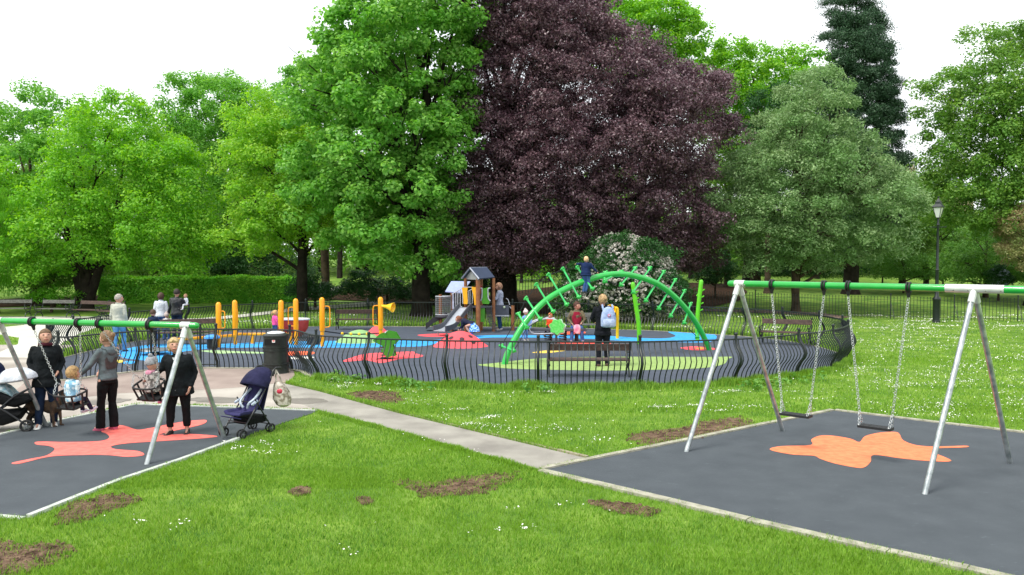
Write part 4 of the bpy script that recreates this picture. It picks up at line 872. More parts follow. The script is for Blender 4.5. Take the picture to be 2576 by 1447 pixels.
for (tp, bt) in rz4:
    q = Zc(1250, 620, 4.257, [tp, bt]); u = on_plane(*q[0], A+nA*.32, B+nA*.32)-A; v = on_plane(*q[1], A-nA*.32, B-nA*.32)-A
    tops.append(u); bots.append(v); rb = MB(); rb.tube([u, v], .027, 8); ro = rb.build('rung', M_rung, ar)
    for e, o_ in ((u, v), (v, u)):
        kb_ = MB(); d_ = (e-o_).normalized(); kb_.tube([e-d_*.1, e], [.03, .055], 8); kb_.sphere(e, .06, 10, 6)
        s_ = d_.orthogonal().normalized(); s2_ = d_.cross(s_)
        for k in range(3): a_ = 2*PI*k/3; kb_.sphere(e+(s_*math.cos(a_)+s2_*math.sin(a_))*.055, .034, 8, 5)
        kb_.build('knob', M_arch, ro)
for ln in (tops, bots):
    for a_, c_ in zip(ln, ln[1:]):
        if (a_-c_).length < 2.2: b = MB(); m_ = (a_+c_)/2-Vector((0, 0, .03)); b.tube([a_, m_, c_], .011, 5); b.build('rope', M_rope, ar)

# ------------------------------------------------------------------ lime poles, talk tubes, yellow posts
M_lime = mat('lime_paint', '#5fc51f', .35, var=.08, scale=5); M_yel = mat('amber_paint', '#f5a30c', .32, var=.05, scale=5, spec=.5); M_yel2 = mat('yellow_paint', '#f0c010', .32, var=.05, scale=5)
def pole(ps, label, rad=.075, hook=None):
    base = P(*ps[0]); t = thing('bent_pole', label, 'play pole', base, 0, 'bent lime play poles'); pts = [Vector((W(x, y, base.y).x-base.x, 0, zat(base.x, base.y, y))) for x, y in ps]; pts[0].z = -.03
    b = MB(); b.tube(spline(pts, 5), rad, 12, rnd=True); b.build('pole', M_lime, t); b = MB()
    for k in (.35, .5, .65, .8): j = pts[1].lerp(pts[-1], k); b.tube([j+Vector((.06, -.03, 0)), j+Vector((.12, -.05, .04))], .022, 6, rnd=True)
    if hook: b.tube([pts[-1]+Vector((-.05, 0, -.35)), pts[-1]+Vector((-.16, 0, -.5))], .02, 5)
    b.build('foothold', M_lime, t)
pole([(1608, 866), (1607, 820), (1600, 770), (1592, 715)], 'bent lime green pole rising beneath the middle of the climbing arch')
pole([(1755, 858), (1754, 820), (1757, 770), (1764, 709)], 'bent lime green pole right of the climbing arch with a small hook', hook=1)
def horn(b, c, d, r, L_):
    d = d.normalized(); a = d.orthogonal().normalized(); e = d.cross(a); b.loft([(c+d*L_*t, a*rr_, e*rr_) for t, rr_ in ((0, r*.25), (.4, r*.35), (.8, r*.75), (1, r), (1.02, r*.93), (.85, r*.72), (.5, r*.3))], 18)
def ypost(px, py0, py1, label, hs=0, hn=False, r=.085):
    base = P(px, py0); t = thing('play_post', label, 'play post', base, 0, 'amber play posts'); h = zat(base.x, base.y, py1)
    b = MB(); b.tube([(0, 0, -.02), (0, 0, .62)], r*.72, 14); b.tube([(0, 0, .55), (0, 0, h-r)], r, 16, rnd=True); b.build('post', M_yel, t)
    if hs: b = MB(); b.tube(spline([(0, 0, h-.3), (hs*.2, 0, h-.3), (hs*.25, 0, h-.4), (hs*.25, 0, .75), (hs*.22, 0, .66), (0, 0, .64)], 4), .018, 8); b.build('handle', M_yel, t)
    if hn: b = MB(); horn(b, Vector((.05, -.05, h-.3)), Vector((1, -.35, -.12)), .17, .42); b.build('horn', M_yel2, t)
    return t
ypost(551, 876, 760, 'amber post furthest left, rising above the blue-topped stool', .8); ypost(592, 868, 755, 'amber post, second from the left, at the end of the balance beam', .35)
ypost(708, 870, 755, 'amber post beside the girl in pink', -.35); ypost(745, 869, 751, 'amber post with a left-hand handle, in front of the red and white boat', -1)
ypost(811, 873, 748, 'amber post with a right-hand handle, where the rope begins', 1); tp_ = ypost(958, 868, 747, 'amber post with the yellow speaking horn', -1, True)
base = P(1553, 853); t = thing('talk_tube', 'yellow speaking tube with a funnel on a bent pipe, behind the woman with the backpack', 'talk tube', base); h = zat(base.x, base.y, 776)
b = MB(); b.tube(spline([(0, 0, -.02), (0, 0, h*.7), (0, 0, h-.06), (-.04, -.01, h+.01), (-.14, -.03, h+.0), (-.2, -.05, h-.05)], 4), .055, 12); b.build('pipe', M_yel2, t)
b = MB(); horn(b, Vector((-.16, 0, h-.03)), Vector((-.45, -1, -.05)), .2, .28); b.build('horn', M_yel2, t)
# low balance beam, stool
a, c = P(438, 880), P(592, 868); t = thing('balance_beam', 'low orange balance beam between the standing family and the left amber posts', 'balance beam', a); d = c-a
b = MB(); b.box(d/2+Vector((0, 0, .32)), (d.length, .12, .09), Matrix.Rotation(math.atan2(d.y, d.x), 3, 'Z')); b.build('beam', M_yel, t, bevel=.02)
for k in (.03, .6): b = MB(); b.box(d*k+Vector((0, 0, .14)), (.1, .1, .3)); b.build('leg', M_yel, t, bevel=.02)
a, c = P(592, 866), P(735, 866); t = thing('balance_beam', 'low orange balance beam running behind the litter bin', 'balance beam', a); d = c-a
b = MB(); b.box(d/2+Vector((0, 0, .34)), (d.length, .12, .09), Matrix.Rotation(math.atan2(d.y, d.x), 3, 'Z')); b.build('beam', M_yel, t, bevel=.02)
for k in (.3, .97): b = MB(); b.box(d*k+Vector((0, 0, .15)), (.1, .1, .32)); b.build('leg', M_yel, t, bevel=.02)
M_blu = mat('blue_plastic', '#3c93dc', .4, var=.06)
p = P(534, 878); t = thing('play_stool', 'round stool with a blue domed top and black base', 'stool', p); hs_ = zat(p.x, p.y, 842)
b = MB(); b.lathe((0, 0, 0), [(.16, -.01), (.16, hs_-.12)], 16); b.build('base', M_blk, t); b = MB(); b.lathe((0, 0, hs_-.13), [(.2, 0), (.25, .02), (.24, .07), (.16, .12), (.01, .135)], 20); b.build('seat', M_blu, t)
# spinning disc the boy in navy stands on
p = P(390, 893); t = thing('standing_spinner', 'small grey spinning platform with dark legs on the blue surface', 'roundabout', p); b = MB(); b.lathe((0, 0, .12), [(.02, 0), (.44, .01), (.46, .03), (.44, .06), (.02, .065)], 24); b.build('platform', mat('grey_metal_plate', '#7d8488', .45, .5), t)
b = MB(); b.lathe((0, 0, 0), [(.14, -.01), (.1, .13)], 14); b.build('base', M_blk, t); b = MB(); b.tube([(0, .25, .15), (0, .25, .75), (.25, .3, .8), (.5, .25, .8)], .02, 6); b.build('handle', M_iron, t)
# rope with yellow balls
a = on_plane(812, 833, P(811, 873), P(958, 868)); c = on_plane(958, 838, P(811, 873), P(958, 868)); t = thing('balance_rope', 'dark rope with yellow balls strung between two amber posts', 'rope', Vector((a.x, a.y, 0)))
a0 = a-t.location; c0 = c-t.location; pts = [a0.lerp(c0, k/12)-Vector((0, 0, .07*math.sin(PI*k/12))) for k in range(13)]; b = MB(); b.tube(pts, .02, 6); b.build('rope', M_rope, t)
for k in (.33, .48, .62, .76): b = MB(); q = a0.lerp(c0, k)-Vector((0, 0, .07*math.sin(PI*k))); b.sphere(q, .05, 10, 8); b.build('ball', M_yel2, t)
# red boat-like tub with a white rim
p = P(735, 852); t = thing('play_boat', 'red boat-shaped play tub with a white rim behind the amber posts', 'play boat', p); hz_ = zat(p.x, p.y, 803); k_ = 1/69.
b = MB(); rings = []
for s_, z in ((.55, .12), (.75, .3), (.93, .55), (1, 1)): rings.append((Vector((0, 0, hz_*z)), Vector((.62*s_, 0, 0)), Vector((0, .3*s_, 0))))
b.loft(rings, 20, expo=.8); b.build('hull', mat('faded_red_plastic', '#a83a34', .45), t); b = MB(); b.tube([(.62*math.cos(a), .3*math.sin(a), hz_) for a in [2*PI*k/24 for k in range(24)]], .035, 8, loop=True); b.build('rim', mat('white_plastic', '#c9cfd6', .4), t)
b = MB(); b.tube([(0, 0, 0), (0, 0, .2)], .12, 10); b.build('base', M_blk, t)
p = P(788, 868); t = thing('play_step', 'low black rubber step behind the bowed bars right of the litter bin', 'step', p); b = MB(); b.lathe((0, 0, 0), [(.22, -.01), (.22, .28), (.18, .32), (.02, .33)], 14); b.build('pad', M_blk, t)
# green mound, ladybird mound
M_mg = mat('mound_green', '#7fa86a', .85, scale=4, col2='#92b87c'); M_red = mat('mound_coral', '#ea545c', .85, var=.06, scale=4)
def mound(px, py, rx, ry, h, m, label, name='play_mound'):
    p = P(px, py); t = thing(name, label, 'play mound', p); b = MB(); b.lathe((0, 0, 0), [(1.0, 0), (.85, .2), (.62, .55), (.35, .85), (.12, .98), (.01, 1)], 32); b.v = [(x*rx, y*ry, .015+z*h) for x, y, z in b.v]; b.build('dome', m, t); return t
mound(905, 861, .85, .7, .42, M_mg, 'pale green rubber mound behind the front fence')
mound(950, 852, .55, .5, .45, M_red, 'small coral red rubber mound behind the green leaf seat')
t = mound(1158, 872, .92, .7, .5, M_red, 'coral red ladybird mound with dark spots and an orange edge')
b = MB()
for x, y in ((-.28, -.33), (.08, -.42), (.35, -.22), (-.05, .1), (.45, -.4), (-.55, -.1), (.25, .15)):
    r_ = math.hypot(x/.92, y/.7); z = .015+.5*float(np.interp(r_, [0, .12, .35, .62, .85, 1], [1, .98, .85, .55, .2, 0])); nn = Vector((x*1.0, y*1.3, .75)).normalized(); b.sphere((x, y, z), (.085, .085, .014), 12, 4, M=nn.to_track_quat('Z', 'Y').to_matrix())
b.build('spot', mat('spot_brown', '#4a2a30', .85), t)
# green leaf seat on a spring
M_leafp = mat('leaf_panel_green', '#3c8a1e', .4, var=.06); M_spr = mat('spring_steel', '#3a3f42', .45, .3)
def spring(b, r, z0, z1, turns, wr=.02):
    n = int(turns*14); b.tube([(r*math.cos(2*PI*k/14), r*math.sin(2*PI*k/14), z0+(z1-z0)*k/n) for k in range(n+1)], wr, 6)
p = P(968, 905); t = thing('spring_rider', 'green leaf-shaped spring rider on a dark coil spring over the red leaf marking', 'spring rider', p)
b = MB(); spring(b, .11, .02, .4, 5); b.tube([(-.2, -.1, .02), (.2, .1, .02)], .03, 6); b.build('spring', M_spr, t)
lf = [(-.12, .3), (.0, .42), (-.45, .62), (-.2, .82), (.15, .93), (.45, .88), (.62, .66), (.45, .52), (.35, .5), (.4, .3), (.46, .12), (.34, .14), (.12, .0), (.02, .18)]; s_ = zat(p.x, p.y, 832)/.93; lf = [(x*.72, z) for x, z in lf]
for y in (-.12, .12): b = MB(); b.plate([(x, y, max(.06, z*s_)) for x, z in lf], (0, 1, 0), .03); b.build('side_panel', M_leafp, t, smooth=False)
b = MB(); b.box((.1, 0, .5), (.4, .22, .04)); b.build('seat', mat('seat_red', '#c53a38', .5), t); b = MB(); b.tube([(.05, -.22, .8), (.05, .22, .8)], .018, 8); b.build('handle', mat('handle_white', '#d8dadc', .4), t)
# four seat springer beside the seated man
p = P(1400, 862); t = thing('spring_seesaw', 'springer with white hoops, grey platform, blue and orange panels and black coil springs', 'spring rider', p)
for x in (-.28, .22): b = MB(); o_ = len(b.v); spring(b, .12, .02, .42, 5.5, .024); b.v = [(X+x, Y, Z) for X, Y, Z in b.v]; b.build('spring', M_spr, t)
b = MB(); b.box((-.05, 0, .46), (1.9, .42, .08)); b.box((-.05, 0, .5), (1.7, .3, .02)); b.build('platform', mat('dark_grey_board', '#4c4f56', .6), t, bevel=.02)
for s_ in (-1, 1): b = MB(); b.tube(spline([(-.05, s_*.25, .82), (-.4, s_*.25, .84), (-.8, s_*.25, .72), (-.95, s_*.25, .55), (-.85, s_*.25, .36), (-.6, s_*.25, .33), (-.1, s_*.25, .34)], 5), .022, 8); b.build('hoop', mat('hoop_white', '#c9ccd6', .35, .2), t)
b = MB(); b.plate([(-1.1, -.1, .42), (-.9, -.1, .38), (-.84, -.1, .8), (-.98, -.1, .85)], (0, 1, 0), .04); b.build('end_panel', mat('pale_blue_panel', '#7fa6e6', .4), t, smooth=False)
# green flower-shaped spring toy in front of it
p = P(1395, 868); p.y -= .55; p.x -= .0; t = thing('spring_rider', 'bright green flower-shaped spring rider with a white edge', 'spring rider', P(1398, 866) + Vector((0, -.35, 0)))
fl = []
for k in range(28): a_ = 2*PI*k/28; r_ = .24+.03*math.sin(a_*7); fl.append((r_*math.cos(a_), r_*math.sin(a_)))
b = MB(); b.plate([(x+.02, -.02, .62+z) for x, z in fl], (0, 1, 0), .1); b.build('body_panel', mat('frog_green', '#47cf4b', .4, col2='#7be07a', scale=14), t, smooth=False)
b = MB(); b.plate([(x*1.12+.05, .08, .6+z*1.12) for x, z in fl], (0, 1, 0), .04); b.build('edge_panel', mat('pale_edge', '#cfe6d2', .4), t, smooth=False); b = MB(); b.tube([(0, 0, .38), (0, -.02, 0)], .04, 8); b.build('stem', M_spr, t)

# ------------------------------------------------------------------ play tower
O = P(1203, 838); K = F/(O.y*math.cos(PITCH)+H0*math.sin(PITCH))  # picture units per metre here
tw = thing('play_tower', 'wooden play tower with a grey gabled roof, slides, yellow and green panels', 'play tower', O)
def T(px, py, dy=0):
    q = W(px, py, O.y+dy); return Vector((q.x-O.x, dy, q.z))
M_wood = mat('tower_wood', '#7a4a2a', .7, scale=5, col2='#96633c', bump=.2); M_rail = mat('rail_white', '#b9bcc2', .35, .3); M_slide = mat('slide_grey', '#4b4e56', .45, var=.1); M_steel = mat('slide_steel', '#b9bfca', .3, .25, var=.05)
M_roof = mat('roof_board', '#39445a', .5, var=.06, scale=2); M_gab = mat('gable_grey', '#8b8e8a', .6); M_lav = mat('lean_to_board', '#a3b0d4', .35, var=.05); M_ty = mat('panel_yellow', '#efae10', .4, var=.05); M_tg = mat('panel_green', '#4fa51c', .4, var=.05)
hd = .47; ptz = T(1203, 706).z
crn = {'front': Vector((0, 0, 0)), 'left': Vector((-hd*1.1, .5, 0)), 'right': Vector((hd*1.25, .5, 0)), 'back': Vector((.08, 1.0, 0))}
for k_, c_ in crn.items(): b = MB(); b.tube([c_+Vector((0, 0, -.02)), c_+Vector((0, 0, ptz+.08))], .09 if k_ == 'front' else .065, 12); b.build('post', M_wood, tw)
for px, pt, dy in ((1137, 734, 1.0), (1108, 741, .7), (1290, 769, .9), (1110+25, 800, .5)): q = T(px, pt, dy); b = MB(); b.tube([(q.x, dy, -.02), (q.x, dy, q.z)], .065, 10); b.build('post', M_wood, tw)
b = MB(); b.plate([(v.x*1.0, v.y, 1.0) for v in (crn['front'], crn['right'], crn['back'], crn['left'])], (0, 0, 1), .06); b.build('platform', M_slide, tw, smooth=False)
# roof
zl = Zc(1090, 670, 8.04, [(630, 278), (985, 292), (1300, 262), (800, 68), (1140, 62)])
eL, eF, eR = T(*zl[0], .5), T(*zl[1], -.25), T(*zl[2], .55); r0, r1 = T(*zl[3], .1), T(*zl[4], .95); eB = eL+(eR-eF)
b = MB(); th_ = Vector((0, 0, .05)); 
for q in ([eF, eR, r1, r0], [eL, r0, r1, eB]): nn = (q[1]-q[0]).cross(q[3]-q[0]); b.plate(q, nn, .05)
b.build('roof', M_roof, tw, smooth=False)
b = MB(); b.tube([eL, r0, eF], .035, 4); b.tube([r0, r1], .03, 4); b.build('roof_edge', mat('edge_grey', '#8f95a2', .5), tw, smooth=False)
b = MB(); ins = Vector((.05, .09, -.04)); b.plate([eL+ins+Vector((.06, 0, 0)), r0+ins+Vector((0, 0, -.08)), eF+ins+Vector((-.06, 0, 0))], (eF-eL).cross(Vector((0, 0, 1))), .02); b.build('gable', M_gab, tw, smooth=False)
# lean-to sloping board at left
q = Zc(1090, 670, 8.04, [(295, 555), (420, 345), (810, 350), (700, 500), (560, 585)]); b = MB(); pts = [T(q[0][0], q[0][1], .4), T(q[1][0], q[1][1], 1.2), T(q[2][0], q[2][1], 1.2), T(q[4][0]+10, q[4][1], .4)]; b.plate(pts, (pts[1]-pts[0]).cross(pts[2]-pts[0]), .04); b.build('sloping_roof_board', M_lav, tw, smooth=False)
def pan(ps, dy, m, name, th=.03): q = Zc(1090, 670, 8.04, ps); b = MB(); b.plate([T(x, y, dy) for x, y in q], (0, 1, 0), th); return b.build(name, m, tw, smooth=False)
pan([(635, 470), (755, 470), (745, 560), (750, 650), (757, 740), (750, 805), (672, 800), (668, 700), (655, 600)], .28, M_ty, 'side_panel'); pan([(835, 450), (935, 462), (940, 828), (890, 822), (880, 700), (865, 600), (840, 520)], .05, M_ty, 'side_panel')
pan([(1040, 468), (1080, 485), (1150, 470), (1185, 455), (1205, 470), (1165, 560), (1160, 700), (1205, 745), (1185, 805), (1050, 795), (1040, 740), (1055, 600)], .22, M_tg, 'side_panel'); pan([(1005, 875), (1100, 870), (1110, 960), (1095, 1165), (1015, 1165)], .25, M_tg, 'side_panel')
pan([(1235, 825), (1590, 825), (1595, 1040), (1235, 1045)], .9, mat('dark_panel', '#4a4f5a', .6), 'play_panel'); pan([(1235, 1030), (1600, 1030), (1600, 1052), (1235, 1052)], .87, M_rail, 'panel_rail')
pan([(440, 590), (478, 590), (478, 905), (440, 905)], .6, mat('panel_white', '#c4cce0', .4), 'stair_panel')
q = Zc(1090, 670, 8.04, [(1498, 868)])[0]; b = MB(); b.sphere(T(q[0], q[1], .85), .05, 10, 6); b.build('panel_knob', mat('pale_knob', '#b8c8a8', .5), tw)
# rails, bars
def bars(lst, dy, r=.018, m=None, name='rail'):
    for a_, c_ in lst: q = Zc(1090, 670, 8.04, [a_, c_]); b = MB(); b.tube([T(*q[0], dy), T(*q[1], dy)], r, 6); b.build(name, m or M_rail, tw)
bars([((645, 460), (850, 460)), ((430, 605), (625, 490)), ((430, 945), (640, 850)), ((755, 550), (840, 500))], .3, .02)
bars([((512, 570), (515, 905)), ((555, 545), (552, 880)), ((603, 525), (603, 850)), ((650, 480), (655, 800))], .3, .017); bars([((770, 560), (765, 800)), ((805, 540), (800, 800)), ((852, 500), (850, 800))], .3, .015)
bars([((955, 480), (955, 890))], .0, .03); bars([((760, 900), (758, 1090)), ((790, 900), (790, 1095)), ((820, 900), (820, 1100)), ((850, 900), (852, 1110)), ((740, 1010), (870, 1110))], .8, .014)
for xs_ in ((1010, 1045), (1215, 1170)):
    q = Zc(1090, 670, 8.04, [(xs_[0], 480), (xs_[1], 495), (xs_[1], 640), (xs_[1]-10*(1 if xs_[0] < 1100 else -1), 700), (xs_[0], 740)]); b = MB(); b.tube(spline([T(x, y, .12) for x, y in q], 4), .024, 8); b.build('handle', M_rail, tw)
# mesh tube cage at the left
b = MB(); cq = T(*Zc(1090, 670, 8.04, [(260, 830)])[0], .7)
w_ = .31
for z in (T(1120, 748).z, T(1120, 794).z): b.tube([(cq.x+w_*math.cos(a), cq.y+.3*math.sin(a), z) for a in [2*PI*k/20 for k in range(20)]], .022, 6, loop=True)
b.build('cage_ring', M_rail, tw); b = MB(); z0, z1_ = T(1120, 794).z, T(1120, 748).z
for k in range(20): a = 2*PI*k/20; b.tube([(cq.x+w_*math.cos(a), cq.y+.3*math.sin(a), z0), (cq.x+w_*math.cos(a), cq.y+.3*math.sin(a), z1_)], .006, 4)
for k in range(1, 9): b.tube([(cq.x+w_*math.cos(a), cq.y+.3*math.sin(a), z0+(z1_-z0)*k/9) for a in [2*PI*j/20 for j in range(20)]], .005, 4, loop=True)
b.build('cage_mesh', mat('mesh_grey', '#8b9094', .5, .4), tw)
b = MB(); b.lathe((cq.x, cq.y, z0-.1), [(.33, 0), (.33, .06)], 18); b.build('platform', M_slide, tw)
# main slide
def slide(path, wid, m_side, m_bed, nm='slide'):
    pts = spline([T(*Zc(1090, 670, 8.04, [p_[:2]])[0], p_[2]) for p_ in path], 5); d0 = Vector((pts[-1].x-pts[0].x, pts[-1].y-pts[0].y, 0)).normalized(); sd_ = Vector((-d0.y, d0.x, 0)); b = MB(); n_ = len(pts)
    for s_ in (-1, 1):
        vs = []
        for i, p_ in enumerate(pts):
            hgt_ = .14
            for dz_, off in ((-.05, wid/2), (hgt_, wid/2), (hgt_, wid/2+.04), (-.05, wid/2+.04)): vs.append(p_+sd_*s_*off+Vector((0, 0, dz_)))
        fs = [(i*4+j, i*4+(j+1) % 4, (i+1)*4+(j+1) % 4, (i+1)*4+j) for i in range(n_-1) for j in range(4)]+[(0, 1, 2, 3), tuple((n_-1)*4+j for j in (3, 2, 1, 0))]
        b.add(vs, fs)
    vs = []
    for p_ in pts:
        for s_, dz_ in ((-1, -.04), (1, -.04), (1, -.06), (-1, -.06)): vs.append(p_+sd_*s_*wid/2+Vector((0, 0, dz_)))
    o_ = b.build(nm, m_side, tw); b2 = MB(); b2.add(vs, [(i*4+j, i*4+(j+1) % 4, (i+1)*4+(j+1) % 4, (i+1)*4+j) for i in range(n_-1) for j in range(4)]+[(0, 1, 2, 3), tuple((n_-1)*4+j for j in (3, 2, 1, 0))]); b2.build('slide_bed', m_bed, o_)
slide([(720, 850, .25), (680, 880, .1), (560, 1020, -.3), (440, 1180, -.75), (370, 1260, -1.0), (280, 1300, -1.2), (175, 1325, -1.4)], .5, M_slide, M_steel)
slide([(330, 1040, .9), (200, 1080, .85), (60, 1150, .8), (-30, 1230, .8), (-100, 1275, .8)], .4, mat('dark_slide', '#24272c', .5), mat('dark_slide_bed', '#33363c', .4))
for p_ in ((150, 1340, -1.3), (320, 1350, -1.2)): q = T(*Zc(1090, 670, 8.04, [p_[:2]])[0], p_[2]); b = MB(); b.tube([(q.x, q.y, 0), (q.x, q.y, .16)], .025, 6); b.build('slide_foot', M_galvd, tw)
# climbing net at the right
b = MB(); n0, n1_ = T(*Zc(1090, 670, 8.04, [(1130, 880)])[0], .15), T(*Zc(1090, 670, 8.04, [(1230, 880)])[0], .3); f0, f1 = T(*Zc(1090, 670, 8.04, [(1290, 1340)])[0], -.35), T(*Zc(1090, 670, 8.04, [(1400, 1320)])[0], -.1)
for k in range(6): b.tube([n0.lerp(n1_, k/5), n0.lerp(n1_, k/5).lerp(f0.lerp(f1, k/5), .55)+Vector((-.08, 0, -.06)), f0.lerp(f1, k/5)], .012, 5)
for k in range(1, 9): t_ = k/9; b.tube([n0.lerp(f0, t_)+Vector((-.08, 0, -.06))*math.sin(PI*t_), n1_.lerp(f1, t_)+Vector((-.08, 0, -.06))*math.sin(PI*t_)], .012, 5)
b.build('climbing_net', mat('net_rope', '#2a2c2e', .8), tw)
# ------------------------------------------------------------------ people
SKIN = mat('skin', '#c39480', .55, var=.06, scale=12, spec=.35)
def cloth(name, col, **k): d = dict(rough=.85, var=.22, scale=7, bump=1., bscale=13, spec=.2); d.update(k); return mat(name, col, **d)
JEAN = cloth('blue_denim', '#2c4a7c', col2='#46669a'); JEANL = cloth('pale_denim', '#3f78a8', col2='#6aa0c8'); JEAND = cloth('dark_denim', '#101b2c', col2='#1a2a44'); BLACK = cloth('black_cloth', '#0e1012'); BLK2 = cloth('black_coat_cloth', '#12171a')
def person(label, px, py, pyh, heading, pose=None, jacket=None, jcol=None, trousers=None, shoes=None, hair='short', hcol='#3a2a20', hs=1., bulk=1., lean=0, head=(0, 0), hem=-.03, sleeve=1., leg_end=1., flare=1., hz=.52, hy=0., loc=None, h=None, hood=None, fingers=True, vox=.011, hx=0, group=None, skirt=None, crouch=None, name='person'):
    """local +y is where the body faces; joints are given in body heights; heading 0 looks away from the camera"""
    if hs == 1.: hs = 1.1
    if loc is None: loc = P(px, py)
    if h is None: h = (zat(loc.x, loc.y, pyh)-loc.z)/(crouch or 1.)
    t = thing(name, label, 'person', loc, R(heading), group); pose = dict(pose or {}); q = lambda *a: Vector(a)
    rm = Matrix.Rotation(R(-lean), 3, 'X'); hip = q(0, hy, hz)
    def U(x, y, z): return hip+rm @ q(x, y, z-.52)
    J = {}
    for s, n_ in ((-1, 'L'), (1, 'R')):
        J['sh'+n_] = U(s*.094*bulk**.4, 0, .808); J['el'+n_] = U(s*.122*bulk**.4, -.012, .645); J['wr'+n_] = U(s*.124*bulk**.4, .035, .50)
        J['hip'+n_] = q(s*.05, hy, hz-.01); J['kn'+n_] = q(s*.056, hy+.012, max(.05, hz-.235)); J['an'+n_] = q(s*.06, hy-.01, .045)
        J['toe'+n_] = None; J['hd'+n_] = None
    for k, v in pose.items(): J[k] = V3(v) if v is not None else None
    for n_ in 'LR':
        if J['toe'+n_] is None: J['toe'+n_] = J['an'+n_]+q(.012 if n_ == 'R' else -.012, .1, -.03)
    def up(z, x=0, y=0): return U(x, y, z)
    X_ = q(1, 0, 0); Y_ = rm @ q(0, 1, 0); Zu = rm @ q(0, 0, 1)
    tors = [(.50, .082, .062, 0), (.54, .088, .066, -.003), (.60, .074, .055, 0), (.66, .074, .056, .004), (.73, .086, .064, .004), (.78, .092, .058, 0), (.812, .076, .046, -.004), (.838, .042, .036, -.004)]
    def sc(v): return V3(v)*h
    bk = bulk
    # body
    b = MB(); b.loft([(sc(up(z, 0, y)), sc(X_*rx*.93), sc(Y_*ry*.93)) for z, rx, ry, y in tors], 14)
    hc = up(.925*1., 0, .012); nk = up(.82)
    yaw, pit = R(head[0]), R(head[1]); HM = (Matrix.Rotation(yaw, 3, 'Z') @ Matrix.Rotation(-pit, 3, 'X')) if abs(lean) < 60 else Matrix.Identity(3)
    hc = hc+HM @ q(0, .004, .012*(hs-1)*3)+q(hx, 0, 0); r_h = q(.050, .060, .068)*hs
    b.tube([sc(nk-Zu*.02), sc(nk.lerp(hc, .6))], [.030*h*(.8+.2*hs), .026*h*(.8+.2*hs)], 12)
    def hf(d, p):
        z = d.z; k = 1-.32*max(0, -z)**1.3; yy = p.y*(1-.12*max(0, -z)) + (.008*h*hs*max(0, -z) if d.y > 0 else 0)
        return Vector((p.x*k, yy, p.z))
    b.sphere(sc(hc), tuple(r_h*h), 18, 12, M=HM, fn=hf)
    hp = lambda x, y, z: sc(hc)+HM @ (q(x, y, z)*h*hs)
    b.tube([hp(0, .055, .012), hp(0, .066, -.012), hp(0, .058, -.018)], [.005*h*hs, .008*h*hs, .007*h*hs], 8, rnd=True)   # nose
    for s in (-1, 1): b.sphere(hp(s*.05, -.002, -.004), (.006*h*hs, .011*h*hs, .016*h*hs), 8, 6, M=HM)
    b.tube([hp(-.014, .054, -.036), hp(0, .058, -.036), hp(.014, .054, -.036)], .0042*h*hs, 6, rnd=True)
    for n_ in 'LR':
        b.tube([sc(J['sh'+n_]), sc(J['sh'+n_].lerp(J['el'+n_], .35)), sc(J['el'+n_]), sc(J['el'+n_].lerp(J['wr'+n_], .3)), sc(J['wr'+n_])], [.030*h, .027*h, .021*h, .0215*h, .0145*h], 10, rnd=True)
        b.tube([sc(J['hip'+n_]), sc(J['hip'+n_].lerp(J['kn'+n_], .4)), sc(J['kn'+n_]), sc(J['kn'+n_].lerp(J['an'+n_], .3)), sc(J['an'+n_])], [.05*h, .044*h, .03*h, .031*h, .02*h], 10, rnd=True)
        b.tube([sc(J['an'+n_]), sc(J['an'+n_].lerp(J['toe'+n_]+q(0, 0, .008), .75))], [.018*h, .009*h], 8, rnd=True)
        # hand
        w_ = J['wr'+n_]; d = ((J['hd'+n_]-w_) if J['hd'+n_] is not None else (w_-J['el'+n_])).normalized(); fwd = Vector((0, 1, 0)); pl = (fwd-d*fwd.dot(d)); pl = pl.normalized() if pl.length > .1 else d.orthogonal().normalized(); ac = d.cross(pl)
        b.loft([(sc(w_), sc(pl*.013), sc(ac*.011)), (sc(w_+d*.02), sc(pl*.021), sc(ac*.010)), (sc(w_+d*.045), sc(pl*.025), sc(ac*.009)), (sc(w_+d*.055), sc(pl*.023), sc(ac*.008))], 10)
        if fingers:
            for k, L_ in enumerate((.038, .044, .041, .032)):
                o_ = pl*(.0185-.0125*k); s0 = w_+d*.05+o_; c1_ = s0+d*L_*.5+o_*.15+ac*.003; b.tube([sc(s0), sc(c1_), sc(c1_+d*L_*.42+ac*.012)], [.0058*h, .0053*h, .0045*h], 6, rnd=True)
            s0 = w_+d*.015+pl*.016; b.tube([sc(s0), sc(s0+pl*.018+d*.016), sc(s0+pl*.022+d*.036)], [.0075*h, .0065*h, .005*h], 6, rnd=True)
    body = b.build('body', SKIN, t, remesh=vox*min(1, h/1.4), sm=2)
    # eyes and brows
    e = MB()
    for s in (-1, 1): e.sphere(hp(s*.02, .0525, .008), (.0085*h*hs, .005*h*hs, .0052*h*hs), 8, 6, M=HM)
    e.build('eyes', mat('eye_dark', '#241a18', .3), t)
    m_ = MB(); m_.tube([hp(-.015, .0575, -.036), hp(0, .0615, -.0365), hp(.015, .0575, -.036)], .0036*h*hs, 6, rnd=True); m_.build('mouth', mat('lips', '#a85a50', .5), t)
    # hair
    hm = mat('hair_'+hcol, hcol, .6, var=.35, scale=22, bump=.8, bscale=45, spec=.4); b = MB()
    def hairf(d, p, low=-.3, front=.25, brow=.38):
        face = d.y > front and d.z < brow and abs(d.x) < .86
        under = d.z < low
        p = hf(d, p)
        return p*(.78 if (face or under) else 1)
    hr = tuple((r_h+q(.006, .006, .007)*hs)*h)
